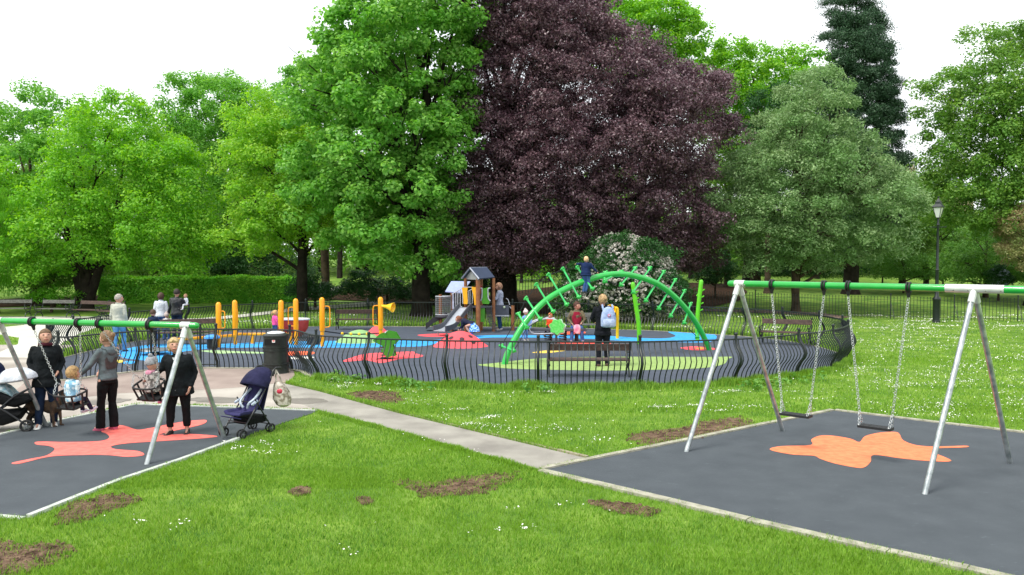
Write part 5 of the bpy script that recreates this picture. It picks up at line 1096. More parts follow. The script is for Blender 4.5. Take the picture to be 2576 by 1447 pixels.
    if hair == 'bald': pass
    elif hair == 'hat':
        b.sphere(hp(0, -.004, .012), tuple(Vector(hr)*1.14), 18, 12, M=HM, fn=lambda d, p: hf(d, p)*(.75 if (d.z < -.25 or (d.y > .3 and d.z < .12)) else 1)); b.sphere(hp(.004, -.01, .098), .027*h*hs, 12, 8); b.tube([hp(.05*math.cos(a), -.004+.062*math.sin(a), .006+.012*(1+math.sin(a))*.5) for a in [2*PI*k/16 for k in range(16)]], .010*h*hs, 6, loop=True)
    else:
        low = {'short': -.35, 'crop': -.3, 'bob': -.92, 'pony': -.45, 'bun': -.45, 'long': -.95, 'curly': -.6}[hair]
        k_ = {'crop': .97, 'curly': 1.1, 'bob': 1.08}.get(hair, 1)
        b.sphere(hp(0, -.004, .004), tuple(Vector(hr)*k_), 22, 16, M=HM, fn=lambda d, p: hairf(d, p, low))
        if hair in ('pony',): b.tube(spline([hp(0, -.058, .03), hp(0, -.085, .02), hp(0, -.09, -.02), hp(0, -.08, -.07)], 3), [.010*h, .014*h, .016*h, .017*h, .017*h, .016*h, .014*h, .012*h, .009*h, .004*h], 10, rnd=True)
        if hair == 'bun': b.sphere(hp(0, -.066, .03), .024*h*hs, 12, 8)
        if hair == 'long': b.loft([(hp(0, -.02, .0), sc(X_*.05*hs), sc(Y_*.045*hs)), (hp(0, -.03, -.06), sc(X_*.052*hs), sc(Y_*.032*hs)), (hp(0, -.035, -.13), sc(X_*.045), sc(Y_*.02))], 12)
        if hair == 'curly':
            for k in range(40):
                d = Vector((random.gauss(0, 1), random.gauss(-.5, .8), random.gauss(.3, .8))).normalized()
                if d.y < .35 or d.z > .45: b.sphere(hp(d.x*.054, d.y*.062, d.z*.07+.004), .014*h*hs, 7, 5)
    if hair != 'bald':
        o = b.build('hat' if hair == 'hat' else 'hair', hm, t)
        if hair in ('curly',): pass
    # top
    if jacket:
        b = MB(); g_ = .012*bk; zz0 = .52+hem
        rr_ = [(z, rx*bk+g_, ry*bk+g_+.004, y) for z, rx, ry, y in tors if z > zz0+.015]
        fl_ = 1+max(0, -hem)*.8
        rings = []
        if hem < -.03:
            for f_ in (1, .5): rings.append((.52+hem*f_, (.088*bk+g_)*fl_**(f_), (.066*bk+g_+.006)*fl_**f_, 0))
        else: rings.append((zz0, .088*bk+g_, .066*bk+g_+.004, 0))
        rings += rr_[:-1]; rings.append((.838, .052, .044, -.003)); rings.append((.852, .044, .04, -.002))
        b.loft([(sc(up(z, 0, y)), sc(X_*rx), sc(Y_*ry)) for z, rx, ry, y in rings], 18)
        for n_ in 'LR':
            s_, e_, w_ = J['sh'+n_], J['el'+n_], J['wr'+n_]; w2 = e_.lerp(w_, min(1, sleeve)); kk = bk**.5
            pts = [s_-Zu*.004, s_.lerp(e_, .3), e_, e_.lerp(w2, .5), w2] if sleeve > 0 else [s_, s_.lerp(e_, .6)]
            rad = ([.035, .034, .029, .026, .022] if sleeve > 0 else [.036, .033]); b.tube([sc(p_) for p_ in pts], [r_*h*kk for r_ in rad], 12, rnd=False)
            b.sphere(sc(s_-Zu*.006), .037*h*kk, 10, 8)
        jm = jcol if not isinstance(jcol, str) else cloth('top_'+jcol, jcol); jo = folds(b.build('jacket' if jacket is True else jacket, jm, t, remesh=.014*min(1, h/1.3), sm=4), .03*min(1, h/1.5))
        if hood:
            c2 = MB(); c2.tube([sc(up(.838+.012*math.sin(a), .056*math.cos(a), -.018+.05*math.sin(a)*-1 if False else -.012+.046*math.sin(a))) for a in [2*PI*k/16 for k in range(16)]], .017*h, 8, loop=True)
            c2.loft([(sc(up(.85, 0, -.05)), sc(X_*.05), sc(Y_*.02)), (sc(up(.83, 0, -.068)), sc(X_*.066), sc(Y_*.026)), (sc(up(.795, 0, -.075)), sc(X_*.055), sc(Y_*.022)), (sc(up(.765, 0, -.068)), sc(X_*.02), sc(Y_*.01))], 12)
            c2.build('hood', hood if not isinstance(hood, str) else cloth('top_'+hood, hood), t, remesh=.012*min(1, h/1.3), sm=3)
        else:
            c2 = MB(); c2.tube([sc(up(.848+.006*math.sin(a+PI), .043*math.cos(a), -.002+.04*math.sin(a))) for a in [2*PI*k/16 for k in range(16)]], .0085*h, 8, loop=True); c2.build('collar', jm, jo)
    if trousers:
        b = MB(); g_ = .007*bk
        b.loft([(sc(hip+q(0, 0, -.035)), sc(X_*(.088*bk+g_)), sc(q(0, 1, 0)*(.066*bk+g_))), (sc(hip), sc(X_*(.092*bk+g_)), sc(Y_*(.070*bk+g_))), (sc(up(.56)), sc(X_*(.09*bk+g_*.3)), sc(Y_*(.068*bk))), (sc(up(.59)), sc(X_*.08*bk), sc(Y_*.06*bk))], 16)
        for n_ in 'LR':
            a_, k_, c_ = J['hip'+n_], J['kn'+n_], J['an'+n_]; c_ = k_.lerp(c_+(c_-k_).normalized()*.012, leg_end); kk = bk**.5
            b.tube([sc(a_), sc(a_.lerp(k_, .3)), sc(a_.lerp(k_, .7)), sc(k_), sc(k_.lerp(c_, .35)), sc(c_)], [.053*h*kk, .053*h*kk, .043*h*kk, .038*h*kk, .036*h*kk*flare**.5, .031*h*kk*flare], 14)
        tm = trousers if not isinstance(trousers, str) else cloth('trouser_'+trousers, trousers); folds(b.build('trousers', tm, t, remesh=.012*min(1, h/1.3), sm=4), .022*min(1, h/1.5))
    if skirt:
        b = MB(); b.loft([(sc(hip+q(0, -.06, -.2)), sc(X_*.15), sc(q(0, 1, 0)*.15)), (sc(hip+q(0, -.05, -.08)), sc(X_*.14), sc(q(0, 1, 0)*.13)), (sc(hip+q(0, 0, -.02)), sc(X_*.11), sc(Y_*.09)), (sc(up(.6)), sc(X_*.08), sc(Y_*.06))], 16); b.build('skirt', skirt, t)
    if shoes:
        sm_ = shoes if not isinstance(shoes, str) else mat('shoe_'+shoes, shoes, .5, var=.1)
        for n_ in 'LR':
            a_, to = J['an'+n_], J['toe'+n_]; d = (to-a_); dn = d.normalized(); sd_ = Vector((dn.y, -dn.x, 0)); sd_ = sd_.normalized() if sd_.length > .1 else q(1, 0, 0); upv = sd_.cross(dn); b = MB()
            upv = upv if upv.z > 0 else -upv
            base = a_+q(0, 0, -.02) if abs(dn.z) < .7 else a_
            b.loft([(sc(base-dn*.036), sc(sd_*.014), sc(upv*.014)), (sc(base-dn*.028), sc(sd_*.025), sc(upv*.028)), (sc(base+dn*.012), sc(sd_*.028), sc(upv*.033)), (sc(base+dn*.05-upv*.002), sc(sd_*.03), sc(upv*.027)), (sc(base+dn*.09-upv*.005), sc(sd_*.029), sc(upv*.019)), (sc(base+dn*.112-upv*.010), sc(sd_*.018), sc(upv*.009))], 12, expo=.8); b.build('shoe', sm_, t)
    t['bh'] = h; return t, J, h, U
FOLD = bpy.data.textures.new('cloth_folds', 'CLOUDS'); FOLD.noise_scale = .11; FOLD.noise_depth = 2
def folds(o, s=.022):
    m = o.modifiers.new('folds', 'DISPLACE'); m.texture = FOLD; m.strength = s; m.mid_level = .5; m.texture_coords = 'LOCAL'; return o
def extra(t, name, m, fn, **k): b = MB(); fn(b); return b.build(name, m, t, **k)

# grandmother in black at the left swing frame
t, J, h, U = person('older woman in a black coat and cropped trousers beside the hatted child', 452, 1092, 852, 186, jacket='coat', jcol=BLK2, trousers=BLACK, shoes='#1c1513', hair='curly', hcol='#b3996c', bulk=1.42, hem=-.1, head=(22, -14), leg_end=.8, lean=4, hx=.03, vox=.008,
    pose=dict(elR=(.16, .03, .69), wrR=(.235, .14, .62), wrL=(-.13, .065, .50), elL=(-.155, -.02, .64), anL=(-.075, -.01, .045), anR=(.085, .04, .045), knL=(-.07, .01, .285), knR=(.075, .03, .285), toeR=(.12, .12, .012)))
extra(t, 'white_top', cloth('white_top', '#d4d6d8'), lambda b: b.plate([(-.03*h, .105*h, .815*h), (.03*h, .105*h, .815*h), (0, .112*h, .745*h)], (0, 1, .2), .012*h), smooth=False)
extra(t, 'buttons', mat('button', '#6a6c6c', .4), lambda b: [b.sphere((.004*h, (.097+.004*k)*h, (.70-.075*k)*h), .006*h, 8, 5) for k in range(4)])
# hooded-top woman
t, J, h, U = person('woman in a grey hooded top and black flared trousers holding one arm out', 273, 1084, 834, 62, jacket='hooded_top', jcol='#5d686c', trousers=BLACK, shoes='#b8506c', hair='bun', hcol='#7a6046', bulk=.98, hem=-.0, head=(18, 4), flare=1.45, hood='#566166', vox=.008, lean=-2,
    pose=dict(elL=(-.15, .06, .665), wrL=(-.17, .17, .585), elR=(.12, .08, .66), wrR=(.08, .20, .58), anL=(-.05, .05, .045), anR=(.055, -.01, .045), knL=(-.052, .035, .285)))
extra(t, 'back_panel', cloth('brown_panel', '#4a4040'), lambda b: b.loft([(Vector((0, -.062*h, z*h)), Vector((rx*h, 0, 0)), Vector((0, .014*h, 0))) for z, rx in ((.63, .05), (.66, .062), (.73, .068), (.765, .05))], 14))
# mother with the dog
t, J, h, U = person('young woman in a long black coat with a maroon scarf, hands in pockets', 119, 1074, 830, 205, jacket='coat', jcol=BLK2, trousers=JEAND, shoes='#d4d4d0', hair='pony', hcol='#6b5138', bulk=1.25, hem=-.1, head=(12, -16), fingers=False, vox=.008,
    pose=dict(elL=(-.145, -.03, .66), wrL=(-.11, .06, .57), elR=(.145, -.03, .66), wrR=(.11, .06, .57), hdL=(-.09, .085, .53), hdR=(.09, .085, .53), anR=(.075, .05, .045), anL=(-.06, -.03, .045)))
mom = t
extra(t, 'scarf', cloth('maroon_cloth', '#4a1c28'), lambda b: b.tube([Vector((.05*math.cos(a), .004+.048*math.sin(a), .852+.004*math.sin(a)))*h for a in [2*PI*k/16 for k in range(16)]], .018*h, 8, loop=True))
def sit_pose(): return dict(knL=(-.06, .2, .50), knR=(.06, .2, .50), anL=(-.07, .26, .30), anR=(.07, .3, .32), toeL=(-.075, .36, .30), toeR=(.08, .4, .36))
def swing_child(cr, head_px, head_py, label, az, **k):
    loc = cr.matrix_basis @ Vector((0, 0, -.19)); h_ = k.pop('h'); rot = az
    t, J, h, U = person(label, 0, 0, 0, az, loc=Vector((loc.x, loc.y, loc.z-.5*h_+.05)), h=h_, hs=1.5, pose=k.pop('pose', sit_pose()), **k); return t
bpy.context.view_layer.update()
azs = math.degrees(math.atan2(dL.y, dL.x))
swing_child(cr1, 0, 0, 'blond toddler in a pale blue patterned top riding in the left cradle swing', azs-4, h=1.0, jacket='top', jcol=cloth('blue_camo', '#7fb0cc', col2='#d4e4ea', scale=14, detail=2, edge=(.45, .55)), trousers='#2a2440', shoes='#d8d4e2', hair='curly', hcol='#a8885c', bulk=1.15, fingers=False, vox=.008, head=(-20, 0))
swing_child(cr2, 0, 0, 'small child in a grey bobble hat riding in the right cradle swing', azs-2, h=.98, jacket='coat', jcol=cloth('grey_pattern', '#6f6a68', col2='#c4bcb8', scale=22, detail=2, edge=(.45, .55)), trousers='#1c1a22', shoes='#e089ac', hair='hat', hcol='#8b8c92', bulk=1.3, fingers=False, vox=.008, hood='#c98aa0', head=(-30, -5))
# family on the far left
person('grey-haired man in a pale cream jacket and light jeans walking away', 300, 887, 741, -8, jacket=True, jcol=cloth('cream_cloth', '#a9aca0', col2='#c0c2b4'), trousers=JEANL, shoes='#2a2e3a', hair='crop', hcol='#9b958c', bulk=1.15, hem=-.015, head=(-40, 0), pose=dict(anL=(-.06, -.06, .06), anR=(.045, .08, .045), knL=(-.056, .0, .285), knR=(.05, .06, .285)))
person('dark-haired woman in a white jacket seen from behind beside the boy in navy', 406, 857, 738, 8, jacket=True, jcol=cloth('white_cloth', '#c6ccd4', col2='#d8dce2'), trousers=JEAN, shoes='#20242c', hair='bob', hcol='#4a3528', bulk=1.08, hem=-.01)
t, J, h, U = person('man in a black leather jacket holding a baby and reaching towards the boy', 446, 859, 728, -6, jacket=True, jcol=cloth('black_leather', '#1c1e22', rough=.4, spec=.5), trousers=JEAND, shoes='#191714', hair='crop', hcol='#2a211c', bulk=1.15, hem=-.01, head=(14, -6),
    pose=dict(elL=(-.16, .05, .67), wrL=(-.22, .10, .54), elR=(.15, .07, .70), wrR=(.08, .15, .76)))
man = t
person('baby in white clothes held against the shoulder of the man in the leather jacket', 0, 0, 0, 150, loc=man.location+Vector((.28, .10, .94)), h=.68, hs=1.55, jacket='romper', jcol=cloth('white_cloth', '#c6ccd4'), trousers=cloth('white_cloth', '#c6ccd4'), shoes='#c8ccd2', hair='crop', hcol='#a07a58', fingers=False, vox=.008, pose=sit_pose(), bulk=1.15)
person('small boy in a navy coat standing on the spinning platform', 386, 885, 782, -5, jacket='coat', jcol='#1c2a44', trousers=JEAND, shoes='#a89ac8', hair='short', hcol='#4a3526', hs=1.35, bulk=1.15, hem=-.02, fingers=False, pose=dict(elR=(.15, .04, .68), wrR=(.17, .12, .66)), loc=P(386, 890)+Vector((0, 0, .18)), h=zat(P(386, 890).x, P(386, 890).y, 782)-.18)
person('small child in a pale striped top beside the boy in navy', 420, 858, 790, 20, jacket='striped_top', jcol=cloth('pale_stripe', '#9a8a86', col2='#d6d2d0', scale=20, detail=0, edge=(.48, .52)), trousers=JEAN, shoes='#e4e4e6', hair='hat', hcol='#c2b2ac', hs=1.35, bulk=1.1, fingers=False)
person('toddler girl in a bright pink top and jeans beside the amber post', 692, 856, 783, -40, jacket='top', jcol='#e0559a', trousers=JEAN, shoes='#c8c8cc', hair='pony', hcol='#c9a06a', hs=1.35, bulk=1.1, fingers=False, hem=.0, head=(-20, 0))
# centre
t, J, h, U = person('ginger-haired woman in a pale grey cardigan with arms folded beside the play tower', 1257, 831, 713, 82, jacket='cardigan', jcol=cloth('pale_grey_knit', '#8f95a8', col2='#aab0c2'), trousers=cloth('mid_denim', '#1c3a5e', col2='#284c74'), shoes='#c8c4c8', hair='bob', hcol='#94705a', bulk=1.05, hem=-.07, head=(12, 6),
    pose=dict(elL=(-.13, .06, .67), wrL=(.0, .11, .70), elR=(.13, .06, .67), wrR=(-.0, .105, .67)))
p = t.location; bgp = thing('rucksack', 'black rucksack with a white strap hanging behind the woman in the grey cardigan', 'rucksack', p+Vector((.42, .1, .62)))
b = MB(); b.loft([(Vector((0, 0, z)), Vector((rx, 0, 0)), Vector((0, ry, 0))) for z, rx, ry in ((0, .1, .08), (.04, .15, .11), (.25, .15, .11), (.38, .11, .08), (.42, .04, .03))], 14, expo=.75); b.build('bag', BLACK, bgp)
b = MB(); b.tube(spline([(-.02, -.1, .34), (.08, -.13, .2), (.12, -.11, .06)], 4), .018, 6); b.tube(spline([(-.02, -.06, .4), (-.08, -.02, .6), (-.16, 0, .66)], 4), .014, 6); b.build('strap', mat('strap_white', '#b8bcc4', .6), bgp)
p = O+Vector((.0, .45, 1.0)); person('child in a dark red top standing on the tower platform under the roof', 0, 0, 0, 200, loc=p, h=1.02, jacket='top', jcol='#8c1c30', trousers=JEAND, shoes='#333333', hair='short', hcol='#6a4630', hs=1.3, fingers=False)
# crouching girl on the ladybird mound
gl = P(1168, 842); person('girl in a bright blue and white patterned dress bending over on the ladybird mound', 0, 0, 0, 78, loc=gl+Vector((.22, -.95, .08)), h=1.35, jacket='cardigan', jcol='#23263a', trousers=None, shoes='#3a62c8', hair='pony', hcol='#7a4a30', hs=1.28, lean=72, hz=.30, hy=-.1, fingers=False, head=(0, 0), skirt=cloth('blue_white_dress', '#2a6cd0', col2='#b4dcf4', scale=16, detail=1, edge=(.42, .58)),
    pose=dict(elL=(-.12, .16, .26), wrL=(-.1, .24, .16), elR=(.12, .16, .26), wrR=(.1, .24, .16), knL=(-.09, .06, .24), knR=(.09, .06, .24), anL=(-.08, -.06, .045), anR=(.08, -.06, .045)))
# boy climbing the arch
bl = on_plane(1467, 737, A, B); hb_ = zat(bl.x, bl.y, 648)-bl.z
t, J, h, U = person('fair-haired boy in a navy coat and jeans climbing near the top of the green arch', 0, 0, 0, -14, loc=bl+nA*-.12, h=hb_*1.02, jacket='coat', jcol='#14264c', trousers=JEAN, shoes='#3a3c44', hair='crop', hcol='#d2b084', hs=1.28, bulk=1.5, hem=-.06, lean=12, hy=.06, head=(-15, -25), hood='#14264c', fingers=True,
    pose=dict(elL=(-.2, .05, .80), wrL=(-.27, .12, .80), elR=(.19, .1, .70), wrR=(.30, .12, .58), anL=(-.05, -.02, .045), anR=(.0, .03, .05), knL=(-.03, .06, .28), knR=(.07, .06, .27)))
# seated man
sp = P(1452, 862); hh_ = (zat(sp.x, sp.y, 760)-sp.z)/.77
t, J, h, U = person('seated man in an olive and maroon jacket with a pink bag on his knee', 0, 0, 0, 176, loc=sp+Vector((0, .25, 0)), h=hh_, jacket='jacket', jcol=cloth('olive_cloth', '#5c5442', col2='#726a52'), trousers=JEAN, shoes='#b8b8c4', hair='short', hcol='#4a2c20', bulk=1.12, hem=.0, head=(62, 0), hz=.285, hy=0, lean=2,
    pose=dict(knL=(-.085, .20, .285), knR=(.085, .20, .285), anL=(-.11, .22, .045), anR=(.1, .24, .045), elL=(-.155, .03, .43), wrL=(-.09, .14, .37), elR=(.155, .03, .43), wrR=(.09, .14, .36)))
extra(t, 'jacket_front', cloth('maroon_cloth2', '#8a2036'), lambda b: b.loft([(Vector((0, .050*h, z*h)), Vector((rx*h, 0, 0)), Vector((0, .048*h, 0))) for z, rx in ((.34, .06), (.40, .085), (.48, .095), (.55, .08), (.58, .05))], 14))
pk = thing('pink_bag', 'pink and white bag resting on the knee of the seated man', 'bag', t.location+Vector((-.02, -.42, .33)))
b = MB(); b.loft([(Vector((0, 0, z)), Vector((rx, 0, 0)), Vector((0, ry, 0))) for z, rx, ry in ((.0, .06, .06), (.04, .12, .07), (.15, .13, .07), (.26, .11, .05), (.31, .05, .03))], 14, expo=.8); b.build('bag', cloth('pink_white', '#d86a92', col2='#ead6dc', scale=4, detail=1), pk)
st_ = thing('play_stool', 'dark low seat under the man in the olive jacket', 'stool', t.location); b = MB(); b.box((0, .02, .43), (.7, .4, .06)); b.build('board', mat('dark_grey_board', '#4c4f56'), st_, bevel=.02); b = MB(); b.tube([(0, .02, 0), (0, .02, .42)], .07, 10); b.build('stem', M_spr, st_)
# children on the springer
person('child in an orange top with ginger hair riding the springer', 0, 0, 0, 160, loc=P(1386, 862)+Vector((-.02, .05, .02)), h=.96, jacket='top', jcol='#f0562c', trousers=JEAND, shoes='#444444', hair='bob', hcol='#c47a48', hs=1.35, fingers=False, pose=dict(knL=(-.1, .16, .50), knR=(.1, .16, .50), anL=(-.13, .2, .28), anR=(.13, .2, .28), wrL=(-.2, .12, .62), wrR=(.1, .15, .62)))
person('toddler in a pale blue top and white cap behind the left leg of the arch', 0, 0, 0, 220, loc=P(1322, 866)+Vector((0, .1, .12)), h=1.0, jacket='top', jcol='#7fa6dc', trousers='#6a8cc0', shoes='#888888', hair='hat', hcol='#d8c8c8', hs=1.3, fingers=False)
# woman with the backpack
t, J, h, U = person('blonde woman in a dark navy coat with a pale blue backpack, seen from behind', 1516, 923, 742, 4, jacket='coat', jcol=cloth('navy_black', '#12151c'), trousers=cloth('black_blue', '#10131c'), shoes='#4a3428', hair='bun', hcol='#a88a62', bulk=1.15, hem=-.08, head=(20, -6), hood='#101319', pose=dict(elL=(-.145, .04, .67), wrL=(-.1, .14, .62), elR=(.14, .04, .67), wrR=(.09, .15, .64), anR=(.07, .03, .045)))
rk = thing('backpack', 'pale blue rucksack with a round pink emblem on the back of the blonde woman', 'rucksack', t.location+Vector((.10*h/1.6, -.12*h, .56*h)), R(4)); s_ = h/1.65
b = MB(); b.loft([(Vector((0, 0, z*s_)), Vector((rx*s_, 0, 0)), Vector((0, ry*s_, 0))) for z, rx, ry in ((0, .13, .07), (.03, .17, .1), (.2, .175, .11), (.33, .15, .09), (.43, .1, .06), (.46, .04, .03))], 18, expo=.75); b.build('bag', cloth('pale_blue_nylon', '#7d93bd', col2='#a3b4d2', scale=9), rk)
b = MB(); b.loft([(Vector((0, -.09*s_, z*s_)), Vector((rx*s_, 0, 0)), Vector((0, ry*s_, 0))) for z, rx, ry in ((.02, .12, .03), (.05, .14, .05), (.16, .14, .05), (.19, .12, .03))], 16, expo=.75); b.build('pocket', cloth('pale_blue_nylon2', '#93a4c6', col2='#b4c2da', scale=9), rk)
b = MB(); b.sphere((.0, -.105*s_, .27*s_), (.04*s_, .012, .04*s_), 14, 8); eo = b.build('emblem', mat('emblem_pink', '#c06a8c', .5), rk); b = MB(); b.sphere((.0, -.112*s_, .27*s_), (.022*s_, .012, .022*s_), 12, 8); b.build('emblem_centre', mat('emblem_pale', '#b9c3da', .5), eo)
b = MB()
for x in (-.11, .09): b.tube(spline([(x*s_, .0, .38*s_), (x*1.15*s_, .03, .46*s_), (x*1.1*s_, .10*s_, .5*s_)], 3), .022*s_, 6)
b.tube([(-.03*s_, 0, .45*s_), (0, -.02, .49*s_), (.03*s_, 0, .45*s_)], .01*s_, 6); b.build('strap', cloth('pale_blue_nylon', ''), rk)

# ------------------------------------------------------------------ dog
dg = P(112, 1073); dog = thing('dog', 'brown brindle dog standing side-on beside the young woman in the long black coat', 'dog', dg, R(-3))
b = MB(); D = lambda x, y, z: Vector((x, y, z))
bodyr = [(-.30, .35, .05, .06), (-.27, .36, .075, .095), (-.18, .37, .08, .1), (-.05, .365, .075, .09), (.08, .345, .085, .12), (.19, .355, .085, .135), (.27, .39, .07, .105), (.31, .42, .05, .07)]
b.loft([(D(x, 0, z), D(0, ry, 0), D(0, 0, rz)) for x, z, ry, rz in bodyr], 14)
b.tube([D(.24, 0, .41), D(.33, 0, .50), D(.37, 0, .56)], [.075, .058, .055], 12, rnd=True); b.sphere(D(.39, 0, .585), (.07, .055, .058), 12, 8); b.tube([D(.42, 0, .58), D(.5, 0, .56), D(.53, 0, .555)], [.042, .033, .026], 10, rnd=True)
for s in (-1, 1):
    b.tube([D(.365, s*.045, .63), D(.345, s*.06, .61), D(.34, s*.066, .56)], [.022, .018, .006], 8, rnd=True)
    x0 = .20+.05*(s > 0); b.tube([D(x0, s*.06, .36), D(x0-.02, s*.066, .25), D(x0, s*.062, .14), D(x0, s*.062, .03)], [.05, .034, .023, .02], 10, rnd=True); b.tube([D(x0, s*.062, .022), D(x0+.05, s*.062, .018)], [.023, .018], 8, rnd=True)
    x1 = -.22-.04*(s > 0); b.tube([D(x1, s*.055, .37), D(x1+.06, s*.065, .26), D(x1-.04, s*.062, .15), D(x1-.02, s*.062, .03)], [.075, .052, .024, .02], 10, rnd=True); b.tube([D(x1-.02, s*.062, .022), D(x1+.03, s*.062, .018)], [.023, .018], 8, rnd=True)
b.tube(spline([D(-.3, 0, .38), D(-.38, 0, .30), D(-.41, 0, .20), D(-.40, 0, .12)], 3), [.024, .02, .018, .016, .014, .012, .010, .009, .008, .005], 8)
b.build('body', mat('brindle_fur', '#2c2118', .85, scale=14, col2='#5a4430', bump=.5, bscale=90, detail=6), dog, remesh=.009, sm=3)
b = MB(); b.tube([D(.28+.06*math.cos(a)*.5, .06*math.sin(a), .475-.06*math.cos(a)*.5) for a in [2*PI*k/16 for k in range(16)]], .010, 6, loop=True); b.build('dog_collar', mat('collar_red', '#6c1d22', .5), dog)
b = MB()
for s in (-1, 1): b.sphere(D(.43, s*.035, .605), .009, 8, 6)
b.sphere(D(.553, 0, .56), .013, 8, 6); b.build('eyes_and_nose', mat('eye_dark', '#241a18'), dog)
wl = Vector((.06, -.12, 0)); b = MB(); ls = dog.location+Vector((.28, 0, .46)); le = mom.location+Vector((-.02, -.22, .85)); b.tube([ls-ls, (le-ls)*.5+Vector((0, 0, -.06)), le-ls], .006, 5)
ld = b.build('dog_lead', mat('lead_grey', '#5a5a58', .7)); ld.location = ls; tag(ld, 'thin grey lead running from the dog to the young woman in black', 'dog lead')

# ------------------------------------------------------------------ wheels
M_tyre = mat('tyre_rubber', '#141516', .75); M_hub = mat('hub_grey', '#6d7173', .5, .2); M_fr = mat('pushchair_frame', '#1b1e22', .4, spec=.5)
def wheel(parent, c, r, wdt, ax, spokes=6):
    ax = ax.normalized(); b = MB(); a = ax.orthogonal().normalized(); e = ax.cross(a); ring = [c+(a*math.cos(k)+e*math.sin(k))*(r-wdt*.5) for k in [2*PI*j/22 for j in range(22)]]; b.tube(ring, wdt*.5, 8, loop=True); wo = b.build('wheel', M_tyre, parent)
    b = MB(); b.tube([c-ax*wdt*.45, c+ax*wdt*.45], r*.2, 10)
    for k in range(spokes): q_ = a*math.cos(2*PI*k/spokes)+e*math.sin(2*PI*k/spokes); b.tube([c+q_*r*.15, c+q_*(r-wdt*.8)], r*.06, 5)
    b.build('rim', M_hub, wo)
# stroller by the right leg of the left frame; local +y = the way it faces (towards lower left of the view)
sx = P(622, 1092); sg = thing('pushchair', 'folding pushchair with purple hood and seat and double black wheels', 'pushchair', sx, R(150)); M_pur = cloth('purple_cloth', '#1b1b38', col2='#282848'); M_pur2 = cloth('purple_lining', '#2c2b50', col2='#3a3864')
W_ = .21; fy, ry = .28, -.30; ht = zat(sx.x, sx.y, 918)
b = MB()
for s in (-1, 1):
    b.tube([(s*W_, fy, .12), (s*W_, -.05, .52), (s*W_*1.05, -.33, .93)], .013, 8); b.tube([(s*W_, ry, .12), (s*W_, .02, .60)], .012, 8)
    b.tube(spline([(s*W_*1.05, -.33, .93), (s*W_*1.05, -.37, 1.02), (s*W_*1.05, -.44, 1.06), (s*W_*1.05, -.50, 1.04)], 4), .013, 8)
b.tube([(-W_, fy-.08, .24), (W_, fy-.08, .24)], .010, 6); b.tube([(-W_, ry, .14), (W_, ry, .14)], .011, 6); b.tube([(-W_, fy-.05, .2), (W_, ry+.03, .2)], .010, 6); b.tube([(W_, fy-.05, .2), (-W_, ry+.03, .2)], .010, 6); b.tube([(-W_, -.05, .52), (W_, -.05, .52)], .010, 6); b.build('frame', M_fr, sg)
for s in (-1, 1):
    b = MB(); b.tube([(s*W_*1.05, -.44, 1.06), (s*W_*1.05, -.54, 1.05)], .021, 8, rnd=True); b.tube([(s*W_*1.05, -.37, 1.0), (s*W_*1.05, -.36, .93)], .02, 8); b.build('handle', M_blk, sg)
    for o_ in (-.035, .035):
        wheel(sg, Vector((s*W_+o_, fy+.02, .075)), .075, .028, Vector((1, 0, 0)), 5); wheel(sg, Vector((s*W_+o_, ry, .075)), .075, .028, Vector((1, 0, 0)), 5)
    b = MB(); b.tube([(s*W_, fy+.02, .075), (s*W_, fy, .16)], .02, 8); b.build('wheel_fork', M_fr, sg)
b = MB(); pr_ = [(.30, .36), (.24, .37), (.05, .36), (-.02, .37), (-.10, .45), (-.2, .64), (-.27, .80), (-.29, .86)]
vs = []; 
for y, z in pr_:
    for x, dz in ((-W_*.98, .05), (-W_*.8, 0), (0, -.01), (W_*.8, 0), (W_*.98, .05)): vs.append((x, y, z+dz))
fs = [(i*5+j, i*5+j+1, (i+1)*5+j+1, (i+1)*5+j) for i in range(len(pr_)-1) for j in range(4)]; b.add(vs, fs); so_ = b.build('seat', M_pur2, sg); md = so_.modifiers.new('solid', 'SOLIDIFY'); md.thickness = .02
b = MB(); b.box((0, .33, .33), (.36, .12, .015), Matrix.Rotation(R(18), 3, 'X')); b.build('footrest', M_pur2, sg, bevel=.005)
b = MB(); n_ = 12; m_ = 9; vs = []
for i in range(m_+1):
    a = R(4)+R(96)*i/m_
    for k in range(n_+1):
        t_ = PI*k/n_; x = -W_*1.12*math.cos(t_); rr = .30*math.sin(t_)**.75+.02; vs.append((x, -.22+rr*math.cos(a+.55)*1.0, .74+rr*math.sin(a+.25)*1.02-.0))
b.add(vs, [(i*(n_+1)+k, i*(n_+1)+k+1, (i+1)*(n_+1)+k+1, (i+1)*(n_+1)+k) for i in range(m_) for k in range(n_)]); ho_ = b.build('hood', M_pur, sg); md = ho_.modifiers.new('solid', 'SOLIDIFY'); md.thickness = .012
b = MB(); b.box((0, -.24, .62), (.4, .02, .5), Matrix.Rotation(R(18), 3, 'X')); b.build('back_panel', M_pur, sg)
b = MB(); b.box((0, -.06, .24), (.36, .36, .12), top=1.1); b.build('basket', BLACK, sg, bevel=.02)
for s in (-1, 1): b = MB(); b.tube(spline([(s*.12, -.20, .72), (s*.14, -.05, .60), (s*.1, .05, .52), (s*.05, .03, .44)], 4), .022, 6); b.tube([(s*.2, -.03, .56), (s*.2, .06, .52)], .024, 8, rnd=True); b.build('harness', mat('harness_pale', '#8d9aac', .7, col2='#c8d2dc', scale=30), sg)
hl_ = sg.location+Matrix.Rotation(R(150), 3, 'Z') @ Vector((-W_*1.05, -.43, 1.03))
cbx = thing('carrier_bag', 'patterned plastic carrier bag hanging from the pushchair handle', 'bag', hl_+Vector((.06, -.02, -.62))); cbm = mat('carrier_plastic', '#7a705e', .35, scale=13, col2='#c9bfb4', detail=2, bump=1, bscale=9, edge=(.4, .6))
